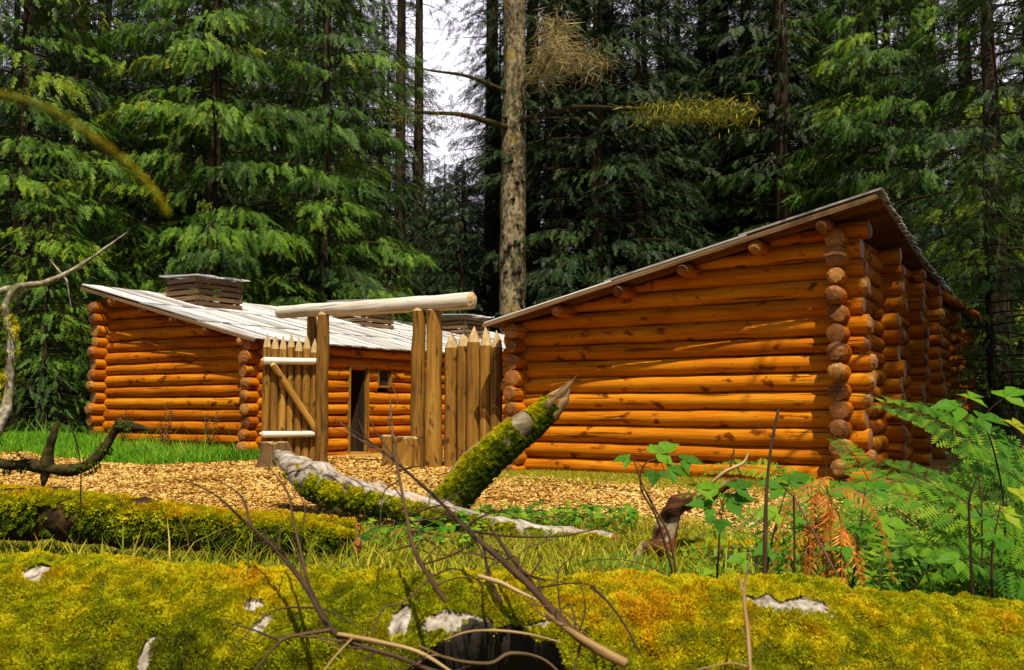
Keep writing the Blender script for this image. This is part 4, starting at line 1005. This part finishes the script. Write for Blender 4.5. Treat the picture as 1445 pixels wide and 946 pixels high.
fern('green fern right behind the orange dead fern with upright fronds', gp(1150, 4.9), [(200, .5, 1.0, .5), (150, .5, 1.2, .5), (30, .5, 1.1, .5), (330, .5, .9, .5), (90, .5, 1.3, .4)], M['fern'], wmax=0.13, npairs=20, tone=0.6)
fern('spiky fern growing against the right mossy log below the cabin corner', gp(1190, 3.9), [(190, .45, .8, .5), (350, .5, .85, .5), (230, .4, .7, .5), (310, .45, .7, .5), (120, .4, 1.1, .5)], M['fern'], wmax=0.12, npairs=20, tone=0.45)
fern('leafy fern halfway between the mossy log patches and the right edge', gp(1370, 5.0), [(185, .6, .95, .5), (150, .6, 1.1, .5), (20, .55, 1.0, .5), (100, .5, 1.3, .4), (215, .55, .8, .5), (340, .5, .8, .5)], M['fern'], wmax=0.16, npairs=16, sub=5, tone=0.55)
fern('low lacy fern in the lower right corner above the foreground log', gp(1440, 3.3), [(175, .45, .75, .5), (200, .4, .6, .5), (140, .45, .95, .5), (30, .4, .8, .5), (90, .4, 1.1, .5)], M['fern'], wmax=0.14, npairs=14, sub=5, tone=0.4)

def leaf_shape(V, Q, rn, base, D, Nn, ln, wd, r, teeth=5):
    """ovate toothed leaflet folded on its midrib; quads from midrib to margin"""
    S = D.cross(Nn).normalized()
    prof = [0.0, 0.62, 0.98, 0.9, 0.6, 0.28, 0.0]
    for sd in (-1, 1):
        for k in range(6):
            f0, f1 = k / 6, (k + 1) / 6
            m0 = base + D * ln * f0 - Nn * ln * 0.16 * f0 * f0; m1 = base + D * ln * f1 - Nn * ln * 0.16 * f1 * f1
            e0 = m0 + S * sd * wd * prof[k] * 0.5 + Nn * wd * 0.16 * prof[k]; e1 = m1 + S * sd * wd * prof[k + 1] * 0.5 + Nn * wd * 0.16 * prof[k + 1]
            e1 = e1 + D * ln * 0.03 * (1 if k % 2 else -0.5)
            i = len(V); V.extend([m0, m1, e1, e0]); Q.append((i, i + 1, i + 2, i + 3)); rn.extend([r] * 4)
def trifoliate(V, Q, rn, p, D, Nn, ln, r):
    S = D.cross(Nn).normalized()
    leaf_shape(V, Q, rn, p, D, Nn, ln, ln * 0.72, r)
    for sd in (-1, 1):
        d2 = (D * 0.35 + S * sd * 0.9 - Nn * 0.1).normalized()
        leaf_shape(V, Q, rn, p - D * ln * 0.08, d2, Nn, ln * 0.78, ln * 0.58, min(1, r + 0.08))
def bramble(label, stem_pts, leaves, mat='bramble', name='bramble', stemr=0.004):
    base = stem_pts[0]; root_ = thing(name, label, 'bramble', base)
    pp = catmull(stem_pts, 6); b = MB(); b.tube([p - base for p in pp], lerp_list([stemr * 1.4, stemr, stemr * 0.5], len(pp)), seg=6, wob=0.1)
    for (p, yaw, pit, ln) in leaves:
        q0 = min(pp, key=lambda q: (q - p).length); b.tube([q0 - base, (q0 + p) / 2 - base + Vector((0, 0, 0.01)), p - base], [0.002, 0.0016, 0.0012], seg=5, wob=0)
    b.build('stem', [M['twig'], M['twig']], root_)
    for (p, yaw, pit, ln) in leaves:
        V, Q, rn = [], [], []
        D = Vector((math.cos(R(yaw)) * math.cos(R(pit)), math.sin(R(yaw)) * math.cos(R(pit)), math.sin(R(pit))))
        Nn = Vector((0.25 * random.uniform(-1, 1), -0.55, 0.8)); Nn = (Nn - D * Nn.dot(D)).normalized()
        trifoliate(V, Q, rn, p - base, D, Nn, ln, random.uniform(0.25, 0.8))
        npmesh('leaf', np.array([v[:] for v in V]), np.array(Q), M[mat], root_, rnd=np.array(rn))
    return root_
bramble('bramble shoot with bright three part leaves in front of the near cabin wall', px((960, 850, 3.5), (930, 740, 3.5), (905, 690, 3.5), (910, 655, 3.5), (945, 645, 3.5)),
    [(at(885, 648, 3.5), 170, -5, .06), (at(928, 640, 3.5), 20, 25, .10), (at(945, 662, 3.45), 10, -15, .09), (at(925, 668, 3.4), 250, -30, .07), (at(985, 690, 3.5), 30, 5, .10), (at(965, 650, 3.5), 0, -5, .08)])
bramble('bramble leaves low behind the rotten red branch', px((1010, 850, 4.0), (1015, 760, 4.0), (1020, 715, 4.0)),
    [(at(1000, 715, 4.0), 190, 10, .10), (at(1030, 708, 4.0), 0, 10, .12), (at(1040, 690, 4.0), 30, 20, .10), (at(1010, 690, 4.0), 150, 10, .10), (at(1015, 735, 3.9), 260, -20, .09)])
bramble('bramble with round leaves beside the forked dark stem', px((1075, 850, 4.1), (1090, 760, 4.1), (1110, 690, 4.1)),
    [(at(1100, 690, 4.1), 160, 20, .11), (at(1118, 680, 4.1), 20, 20, .11), (at(1095, 725, 4.0), 200, 0, .10), (at(1125, 740, 4.0), 340, -10, .10), (at(1085, 775, 3.9), 200, -10, .08), (at(1050, 790, 3.8), 190, 0, .08)])
bramble('bramble with large pale leaves at upper right beside the cabin log ends', px((1420, 850, 4.2), (1415, 700, 4.2), (1390, 600, 4.2), (1360, 570, 4.2)),
    [(at(1352, 575, 4.2), 175, 5, .12), (at(1370, 562, 4.2), 40, 15, .10), (at(1385, 590, 4.1), 350, -10, .12), (at(1420, 560, 4.2), 20, 20, .13), (at(1405, 620, 4.1), 10, -10, .13), (at(1430, 600, 4.1), 30, 0, .12)])
bramble('bramble sprouting between the forked stem and the bright fern', px((1200, 850, 4.0), (1210, 770, 4.0), (1220, 700, 4.0)),
    [(at(1200, 700, 4.0), 170, 15, .10), (at(1235, 690, 4.0), 20, 15, .10), (at(1215, 745, 3.9), 250, -10, .10), (at(1250, 740, 3.9), 350, 0, .10), (at(1190, 770, 3.8), 190, -5, .09)])
bramble('dark leaved bramble at the right edge under the lacy ferns', px((1400, 850, 3.6), (1400, 780, 3.6), (1410, 720, 3.6)),
    [(at(1395, 730, 3.6), 170, 5, .09), (at(1420, 725, 3.6), 10, 5, .10), (at(1410, 760, 3.5), 250, -20, .09), (at(1440, 700, 3.6), 20, 10, .10), (at(1350, 790, 3.5), 180, 0, .08)])

# low leafy ground cover
V, Q, rn = [], [], []
def cover(pxa, pxb, Ya, Yb, n, la, lb, hz=(0.02, 0.16)):
    for _ in range(n):
        Y_ = random.uniform(Ya, Yb); p = at(random.uniform(pxa, pxb), 600, Y_); p.z = G(p.x, p.y) + random.uniform(*hz)
        yaw = random.uniform(0, 6.28); D = Vector((math.cos(yaw), math.sin(yaw), random.uniform(-0.3, 0.4))).normalized()
        Nn = Vector((random.uniform(-.4, .4), random.uniform(-.8, .2), 1)); Nn = (Nn - D * Nn.dot(D)).normalized()
        ln = random.uniform(la, lb); leaf_shape(V, Q, rn, p, D, Nn, ln, ln * random.uniform(0.5, 0.8), random.uniform(0, 1))
        g0 = Vector((p.x + random.uniform(-.03, .03), p.y + random.uniform(-.03, .03), G(p.x, p.y) - 0.01)); k = len(V)   # its stalk
        V.extend([g0 - Vector((.0015, 0, 0)), g0 + Vector((.0015, 0, 0)), p + Vector((.001, 0, 0)), p - Vector((.001, 0, 0))]); Q.append((k, k + 1, k + 2, k + 3)); rn.extend([0.1] * 4)
cover(660, 900, 7.4, 8.6, 420, .05, .10)
cover(520, 680, 6.5, 7.6, 120, .06, .12)
cover(960, 1450, 3.6, 5.2, 420, .03, .075, (0.02, 0.36))
cover(1000, 1460, 5.0, 7.0, 200, .04, .08, (0.02, 0.2))
cover(120, 500, 5.6, 6.2, 90, .04, .07, (0.0, 0.06))
o = npmesh('ground_cover', np.array([v[:] for v in V]), np.array(Q), M['bramble'], rnd=np.array(rn))
tag(o, 'low leafy green ground cover around the fallen logs', 'ground cover', kind='stuff')

# dry dock weeds against the far cabin
for i, (t_, s_, h_, lab) in enumerate(((-14.4, -0.45, 0.95, 'leftmost tall dry brown weed against the far cabin wall'), (-13.0, -0.5, 1.05, 'dry brown weed at the middle of the far cabin wall'), (-11.7, -0.45, 0.9, 'dry brown weed near the right end of the far cabin wall'))):
    base = F(t_, s_, 0); base.z = G(base.x, base.y)
    root_ = thing('dock_weed', lab, 'weed', base)
    b = MB(); V, Q, rn = [], [], []
    for k in range(6):
        a = random.uniform(0, 6.28); p1 = Vector((math.cos(a) * 0.12, math.sin(a) * 0.1, h_ * random.uniform(0.6, 1)))
        b.tube([Vector((0, 0, 0)), p1 * 0.5 + Vector((0, 0, 0.02)), p1], [0.007, 0.005, 0.003], seg=5, wob=0)
        for q_ in range(40):
            f = random.uniform(0.35, 1.0); p = p1 * f + Vector((random.uniform(-.04, .04), random.uniform(-.04, .04), random.uniform(-.03, .03)))
            D = Vector((random.uniform(-1, 1), random.uniform(-1, 1), random.uniform(-.5, 1))).normalized()
            leaf_shape(V, Q, rn, p, D, Vector((0.1, -0.5, 0.8)), random.uniform(.03, .07), random.uniform(.015, .03), random.random())
    b.build('stem', [M['twig'], M['twig']], root_)
    npmesh('seed_head', np.array([v[:] for v in V]), np.array(Q), M['dock'], root_, rnd=np.array(rn))

# ------------------------------------------------------------------ conifers
def spray():
    """slender hanging twig, length 1 along +X, with many narrow needled shoots"""
    V, Q = [], []
    def rh(p, d, l, w):
        s_ = np.array([-d[1], d[0], 0]) * w; k = len(V)
        m_ = p + d * l * 0.45; V.extend([p, m_ + s_, p + d * l, m_ - s_]); Q.append((k, k + 1, k + 2, k + 3))
    for k in range(8):
        x = 0.05 + 0.11 * k; l = 0.27 * (1 - 0.07 * k) * (1.15 if k % 3 == 1 else 0.85)
        for sd in (-1, 1):
            a = math.radians(40 + 7 * (k % 3)) * sd
            rh(np.array([x + 0.03 * (sd > 0), 0, -0.14 * x * x]), np.array([math.cos(a), math.sin(a), -0.32 + 0.12 * (k % 2)]), l, 0.024)
    rh(np.array([0.84, 0, -0.1]), np.array([1.0, 0, -0.3]), 0.22, 0.024)
    rh(np.array([0.0, 0, 0.0]), np.array([1.0, 0, -0.12]), 0.92, 0.016)
    return np.array(V), np.array(Q)
SPV, SPQ = spray()

def make_sprays(P, yaw, pitch, roll, size):
    n = len(P); v = SPV[None] * size[:, None, None]
    x, y, z = v[..., 0], v[..., 1], v[..., 2]
    cr_, sr_ = np.cos(roll)[:, None], np.sin(roll)[:, None]; y, z = y * cr_ - z * sr_, y * sr_ + z * cr_
    cp, sp = np.cos(pitch)[:, None], np.sin(pitch)[:, None]; x, z = x * cp - z * sp, x * sp + z * cp
    cy, sy = np.cos(yaw)[:, None], np.sin(yaw)[:, None]; x, y = x * cy - y * sy, x * sy + y * cy
    V = (np.stack([x, y, z], -1) + P[:, None, :]).reshape(-1, 3)
    Q = (SPQ[None] + (np.arange(n) * len(SPV))[:, None, None]).reshape(-1, 4)
    return V, Q

def conifer(name, H, r0, zb, Lmax, nbr, droop, per_m, size, mat, barkmat, rise=0.15, shape=0.8, tone=0.45, dead=0, trunk_top=0.06, hang=0.5, bottom=0.7, seed=1):
    rg = np.random.default_rng(seed); random.seed(seed)
    root_ = thing(name, 'x', 'tree')
    b = MB(); nseg = 16
    lean = (rg.uniform(-.15, .15), rg.uniform(-.15, .15))
    tp = [Vector((lean[0] * (i / nseg) ** 2, lean[1] * (i / nseg) ** 2, -0.3 + (H + 0.3) * i / nseg)) for i in range(nseg + 1)]
    tr = [r0 * (1 - (1 - trunk_top) * (i / nseg)) * (1 + 0.35 * math.exp(-i * 1.3)) for i in range(nseg + 1)]
    b.tube(tp, tr, seg=14, wob=0.07, nscale=1.2, caps=(False, True))
    PP, YW, PT_, RL, SZ, RN = [], [], [], [], [], []
    ga = 2.39996
    for i in range(nbr):
        f = (i + rg.random()) / nbr; z = zb + (H - zb) * f ** 0.95
        Lb = Lmax * ((1 - f) ** shape) * rg.uniform(0.65, 1.12) + 0.35
        if f < 0.15: Lb *= bottom + (1 - bottom) * f / 0.15
        az = i * ga + rg.normal(0, 0.35); dv = np.array([math.cos(az), math.sin(az), 0.0]); sv = np.array([-math.sin(az), math.cos(az), 0.0])
        up_ = rise * rg.uniform(0.4, 1.5); dr = droop * rg.uniform(0.7, 1.3)
        bend = rg.normal(0, 0.12)
        def pt(d): return np.array([0, 0, z]) + dv * d + sv * (bend * d * d / max(Lb, .5)) + np.array([0, 0, 1.0]) * (up_ * d - dr * d * d / max(Lb, 0.5))
        pts = [Vector(pt(Lb * k / 5)) for k in range(6)]
        rb_ = max(0.012, 0.02 * Lb * 0.5 + 0.008)
        b.tube(pts, lerp_list([rb_, rb_ * 0.3], 6), seg=5, wob=0, caps=(False, False))
        ns = max(5, int(Lb * per_m)); ton = rg.normal(0, 0.17)
        d = Lb * (0.14 + 0.88 * rg.random(ns) ** 0.75)
        lat = (rg.random(ns) * 2 - 1) * (0.12 + 0.38 * (Lb - np.minimum(d, Lb)) + 0.10 * Lb * (d / Lb > 0.3))
        c = np.array([pt(x) for x in d]) + sv[None] * lat[:, None] + np.array([0, 0, 1])[None] * (-np.abs(lat) * 0.25 + rg.normal(0, 0.06, ns))[:, None]
        PP.append(c); YW.append(az + np.sign(lat) * rg.uniform(0.15, 1.0, ns)); PT_.append(-(hang * rg.uniform(0.3, 1.5, ns)))
        RL.append(rg.normal(0, 0.5, ns)); SZ.append(size * (0.38 + 1.05 * rg.random(ns) ** 1.6)); RN.append(np.clip(tone + ton + rg.normal(0, 0.14, ns), 0, 1))
    for i in range(dead):
        z = rg.uniform(2.0, max(zb, 4) + 1); az = rg.uniform(0, 6.28); Lb = rg.uniform(0.8, 2.6); dv = Vector((math.cos(az), math.sin(az), 0)); cv_ = rg.uniform(-.3, .25)
        pts = [Vector((0, 0, z)) + dv * Lb * k / 4 + Vector((0, 0, cv_ * Lb * (k / 4) ** 2)) for k in range(5)]
        b.tube(pts, lerp_list([0.025, 0.006], 5), seg=5, wob=0.1)
        for q_ in range(4):
            k = rg.uniform(0.3, 1); p = Vector((0, 0, z)) + dv * Lb * k + Vector((0, 0, cv_ * Lb * k * k)); a2 = az + rg.choice([-1, 1]) * rg.uniform(.4, 1.0)
            b.tube([p, p + Vector((math.cos(a2), math.sin(a2), rg.uniform(-.4, .3))) * rg.uniform(.3, .8)], [0.008, 0.003], seg=4, wob=0)
    b.build('trunk', [barkmat, barkmat], root_)
    V, Q = make_sprays(np.concatenate(PP), np.concatenate(YW), np.concatenate(PT_), np.concatenate(RL), np.concatenate(SZ))
    rn = np.repeat(np.concatenate(RN), len(SPV)) 
    npmesh('crown', V, Q, mat, root_, rnd=rn)
    return root_

PROTO = {}
PROTO['lush'] = conifer('hemlock_tree', 21, 0.34, 1.6, 4.8, 112, 0.32, 38, 0.54, M['hemlock'], M['bark_dark'], rise=0.22, shape=0.55, tone=0.46, hang=0.85, seed=11)
PROTO['lush2'] = conifer('hemlock_tree', 19, 0.30, 1.2, 4.2, 98, 0.32, 38, 0.50, M['hemlock'], M['bark_dark'], rise=0.2, shape=0.6, tone=0.42, hang=0.75, seed=12)
PROTO['spruce'] = conifer('spruce_tree', 24, 0.36, 2.5, 4.2, 100, 0.24, 20, 0.58, M['spruce'], M['bark_dark'], rise=0.1, shape=0.6, tone=0.45, dead=5, hang=0.6, seed=13)
PROTO['spruce2'] = conifer('spruce_tree', 22, 0.30, 1.0, 3.8, 98, 0.28, 20, 0.58, M['spruce'], M['bark_dark'], rise=0.12, shape=0.6, tone=0.5, hang=0.7, seed=14)
PROTO['tall'] = conifer('spruce_tree', 36, 0.40, 9.5, 3.8, 125, 0.22, 14, 0.58, M['spruce'], M['bark_dark'], rise=0.05, shape=0.7, tone=0.5, dead=42, hang=0.7, trunk_top=0.25, seed=15)
PROTO['bare'] = conifer('spruce_tree', 38, 0.40, 24, 3.2, 45, 0.22, 14, 0.55, M['spruce'], M['bark_dark'], rise=0.05, shape=0.7, tone=0.5, dead=60, hang=0.7, trunk_top=0.3, seed=18)
PROTO['shade'] = conifer('hemlock_tree', 21, 0.36, 6.5, 5.6, 150, 0.20, 20, 0.55, M['hemlock'], M['bark_dark'], rise=0.25, shape=0.45, tone=0.45, hang=0.7, bottom=0.9, seed=19)
PROTO['young'] = conifer('hemlock_tree', 9, 0.12, 0.3, 2.4, 80, 0.25, 18, 0.38, M['hemlock'], M['bark_dark'], rise=0.15, shape=0.7, tone=0.38, hang=0.6, seed=16)
used = set()
def tree(kind, x, y, label, group=None, rz=None, sc_=1.0, sz=None):
    p = PROTO[kind]
    o = p if kind not in used else copy_tree(p)
    used.add(kind)
    o.location = (x, y, G(x, y)); o.rotation_euler = (0, 0, random.uniform(0, 6.28) if rz is None else rz)
    o.scale = (sc_, sc_, sz or sc_)
    o['label'] = label
    if group: o['group'] = group
    elif 'group' in o: del o['group']
    return o
def tpx(kind, pxx, Y, label, **k):
    p = at(pxx, 575, Y); return tree(kind, p.x, p.y, label, **k)

random.seed(99)
tpx('lush', 295, 29.5, 'bright green hemlock with drooping boughs directly behind the far cabin roof vent', rz=1.0)
tpx('lush2', 455, 31, 'bright hemlock whose lowest boughs hang above the gateway beam', rz=2.2, sc_=1.0)
tpx('lush2', 20, 27, 'green hemlock at the left edge, its boughs reaching out of the picture', rz=0.4, sc_=1.05)
tpx('spruce', 130, 31, 'dark conifer standing behind the high left corner of the far cabin', rz=0.3)
tpx('lush', 1265, 33, 'wide green hemlock rising behind the high roof corner of the near cabin', rz=3.3, sc_=0.98)
tpx('lush2', 1120, 38, 'hemlock with thin boughs left of the high roof corner', rz=1.5)
tpx('spruce2', 1415, 24, 'dark conifer at the right edge beside the far log ends', rz=2.0)
tpx('lush2', 1470, 30, 'green conifer cut by the right edge above the ferns', rz=5.0, sc_=1.1)
tpx('bare', 562, 40, 'thin dark bare trunk on the left side of the bright sky gap', rz=0.7, sc_=0.8)
tpx('bare', 588, 46, 'slender bare trunk inside the bright sky gap', rz=2.1, sc_=0.85)
tpx('bare', 693, 41, 'dark bare trunk close to the left of the pale spruce trunk', rz=4.0, sc_=1.0)
tpx('bare', 863, 42, 'tall bare trunk over the middle of the near cabin roof', rz=5.2, sc_=0.95)
tpx('bare', 828, 47, 'thin bare trunk between the pale spruce and the next tall trunk on its right', rz=1.2, sc_=0.85)
tpx('tall', 1022, 44, 'stout dark trunk above the upper half of the near cabin roof', rz=2.9, sc_=1.15)
tpx('tall', 1112, 36, 'dark trunk rising left of the near cabin high roof corner', rz=0.2, sc_=1.0)
tpx('tall', 240, 40, 'dark trunk deep in the hemlocks left of the smoke vent', rz=3.9)
tpx('tall', 95, 36, 'dark bare trunk above the left end of the far cabin', rz=2.5)
tpx('young', 1400, 21, 'small conifer growing at the right of the far log ends', rz=1.1, sc_=0.8)
tpx('young', 60, 24.5, 'young hemlock in front of the dark trunks at the left', rz=1.1, sc_=0.8)
tpx('young', 175, 27.5, 'young hemlock close behind the far cabin outer wall', rz=2.6, sc_=0.75)
tpx('young', 545, 36, 'young hemlock low behind the gateway beam', rz=0.9, sc_=0.85)
tpx('young', 790, 38, 'young hemlock low behind the eave of the near cabin', rz=4.9, sc_=0.8)
tpx('young', 930, 36, 'young hemlock peeking over the middle of the near cabin roof', rz=3.1, sc_=0.9)

for (x_, y_, lab, s_) in ((9.9, 8.8, 'broad unseen hemlock added past the right edge to shade the near cabin side', 1.0), (12.4, 12.5, 'unseen hemlock added farther right to shade the far log ends', 1.0)):  # out of view, put in to shade the side wall and nearby ground
    tree('shade', x_, y_, lab, rz=1.7, sc_=s_)

# the pale barked spruce in the middle with its three large limbs
sp = thing('spruce_tree', 'pale mottled spruce trunk in the middle, with knots and dead beige twigs', 'tree', (*at(723, 575, 35.5).xy, 0))
b = MB(); tp = [Vector((0.004 * i, 0, -0.3 + 26 * i / 26)) for i in range(27)]
b.tube(tp, [0.56 - 0.0085 * i for i in range(27)], seg=24, wob=0.10, nscale=1.6, caps=(False, True))
for k in range(26):
    a = random.uniform(-2.6, -0.5); z = random.uniform(3.5, 12); r_ = 0.53 - 0.0085 * z
    p = Vector((math.cos(a) * r_, math.sin(a) * r_, z)); b.tube([p * 1.0, p + Vector((math.cos(a), math.sin(a), -0.1)) * random.uniform(0.06, 0.14)], [0.10, 0.055], seg=8, wob=0.25, nscale=5, mat=1)
b.build('trunk', [M['bark_spruce'], M['bark_dark']], sp)
def limb(label, pts, rd, tuft, mat, ln, n, hang=0.9, parent=sp):
    base = parent.location; pp = catmull(pts, 6); b = MB(); b.tube([p - base for p in pp], lerp_list(rd, len(pp)), seg=7, wob=0.15)
    o = b.build('limb', [M['dark_moss_bark'], M['dark_moss_bark']], parent); o['label'] = label
    P_, D_ = [], []; wd_ = 0.012 if mat == 'dead_needle' else 0.04
    sx_ = 1.25 if mat == 'dead_needle' else 1.0
    for _ in range(n):
        f = random.uniform(*tuft); i = int(f * (len(pp) - 1)); p = pp[i] - base
        P_.append((p.x + random.gauss(0, .25 * sx_), p.y + random.gauss(0, .3), p.z + random.gauss(0, .24 * sx_) - 0.1))
        D_.append((random.gauss(0, 1), random.gauss(0, 1), random.gauss(0, .6) - hang))
    P_ = np.array(P_); D_ = np.array(D_); D_ /= np.linalg.norm(D_, axis=1)[:, None]
    l_ = np.random.default_rng(n).uniform(0.4, 1.2, n) * ln; W = np.cross(D_, np.random.default_rng(n + 1).normal(0, 1, (n, 3))); W /= np.linalg.norm(W, axis=1)[:, None]
    V = np.stack([P_, P_ + D_ * l_[:, None] * .5 + W * (wd_ * l_)[:, None], P_ + D_ * l_[:, None], P_ + D_ * l_[:, None] * .5 - W * (wd_ * l_)[:, None]], 1).reshape(-1, 3)
    npmesh('hanging_moss' if mat == 'moss_hang' else 'dead_twigs', V, np.arange(4 * n).reshape(-1, 4), M[mat], o, rnd=np.repeat(np.random.default_rng(n + 2).random(n), 4))['kind'] = 'stuff'
limb('mossy limb reaching left', px((715, 180, 35.2), (650, 162, 34.5), (590, 158, 34), (525, 140, 33.5)), [0.12, 0.09, 0.06, 0.02], (0.3, 1.0), 'moss_hang', 0.32, 700)
limb('bare limb reaching up left', px((712, 128, 35.2), (660, 108, 35), (610, 100, 35), (560, 92, 35)), [0.09, 0.07, 0.04, 0.015], (0.4, 1.0), 'moss_hang', 0.28, 120)
limb('limb with yellow moss reaching right', px((735, 170, 35.2), (810, 152, 34.5), (900, 154, 33.6), (985, 150, 33), (1062, 152, 32.6)), [0.12, 0.09, 0.07, 0.04, 0.015], (0.5, 1.0), 'moss_hang', 0.45, 1700)
limb('limb with a beige dead twig tuft', px((738, 120, 35.1), (765, 98, 34.2), (782, 60, 33.5), (785, 15, 33)), [0.10, 0.08, 0.06, 0.03], (0.3, 1.0), 'dead_needle', 0.8, 1000, 0.5)
limb('short drooping limb with dead needles', px((742, 100, 35.1), (780, 80, 34.2), (815, 72, 33.5), (850, 85, 33)), [0.07, 0.05, 0.03, 0.01], (0.25, 1.0), 'dead_needle', 0.7, 800, 0.8)
rg = np.random.default_rng(5); ns = 900
zz = 12.2 + 12.8 * rg.random(ns) ** 1.3; aa = rg.uniform(0, 6.28, ns); rr_ = rg.uniform(0.5, 4.0, ns) * (1 - (zz - 13) / 22)
V, Q = make_sprays(np.stack([np.cos(aa) * rr_, np.sin(aa) * rr_, zz - 0.2 * rr_], 1), aa + rg.normal(0, .5, ns), -rg.uniform(.2, .9, ns), rg.normal(0, .5, ns), rg.uniform(.4, .7, ns))
npmesh('crown', V, Q, M['spruce'], sp, rnd=np.repeat(rg.uniform(.3, .8, ns), len(SPV)))

# the deep forest behind: dark conifers, thinner where the sky shows through
FOREST = 'dark conifers deep in the forest'
GAPS = ((596, 648, 205), (1385, 1440, 40))
def gap_ok(pxx, Y, rad, top):
    for (a, b_, ymin) in GAPS:
        w_ = rad / Y * FPX
        if pxx + w_ * 0.62 > a and pxx - w_ * 0.62 < b_:
            ytop = 575 - (top - 1) * FPX / Y
            if ytop < ymin: return False
    return True
for pxx, Y_, ytop in ((600, 52, 262), (628, 55, 238), (655, 50, 225), (612, 60, 250), (645, 64, 240), (580, 50, 225)):
    p = at(pxx, 575, Y_); h_ = 1 + (575 - ytop) * Y_ / FPX
    tree('spruce2', p.x, p.y, 'dark conifer deep in the shaded forest behind the fort', group=FOREST, sc_=h_ / 22 * 1.15, sz=h_ / 22)
cnt = 0; placed = []
for ring, (Y0, Y1, n_) in enumerate(((36.5, 48, 48), (49, 62, 56), (62, 82, 56))):
    for i in range(n_):
        Y_ = random.uniform(Y0, Y1); pxx = -160 + (1445 + 320) * (i + random.random()) / n_
        kind = random.choice(['spruce', 'spruce2', 'tall', 'spruce2']); s_ = random.uniform(0.85, 1.2)
        if 740 < pxx < 1120: kind = random.choice(['tall', 'spruce2', 'spruce', 'spruce2'])
        rad = {'spruce': 3.3, 'spruce2': 3.0, 'tall': 2.8}[kind] * s_; H_ = {'spruce': 24, 'spruce2': 22, 'tall': 34}[kind] * s_
        p = at(pxx, 575, Y_)
        t_, sd_ = fort_ts(p.x, p.y)
        if -19 < t_ < 4 and sd_ < 18.5: continue
        if not gap_ok(pxx, Y_, rad, H_) and not (kind == 'tall' and pxx > 740 and random.random() < 0.8):
            ym = max([g[2] for g in GAPS if g[0] - 60 < pxx < g[1] + 60] or [260]) + random.uniform(0, 70)
            kind = 'spruce2'; s_ = max(0.3, (1 + (575 - ym) * Y_ / FPX) / 22)
        tree(kind, p.x, p.y, 'dark conifer deep in the shaded forest behind the fort', group=FOREST, sc_=s_); cnt += 1
print('forest trees', cnt)
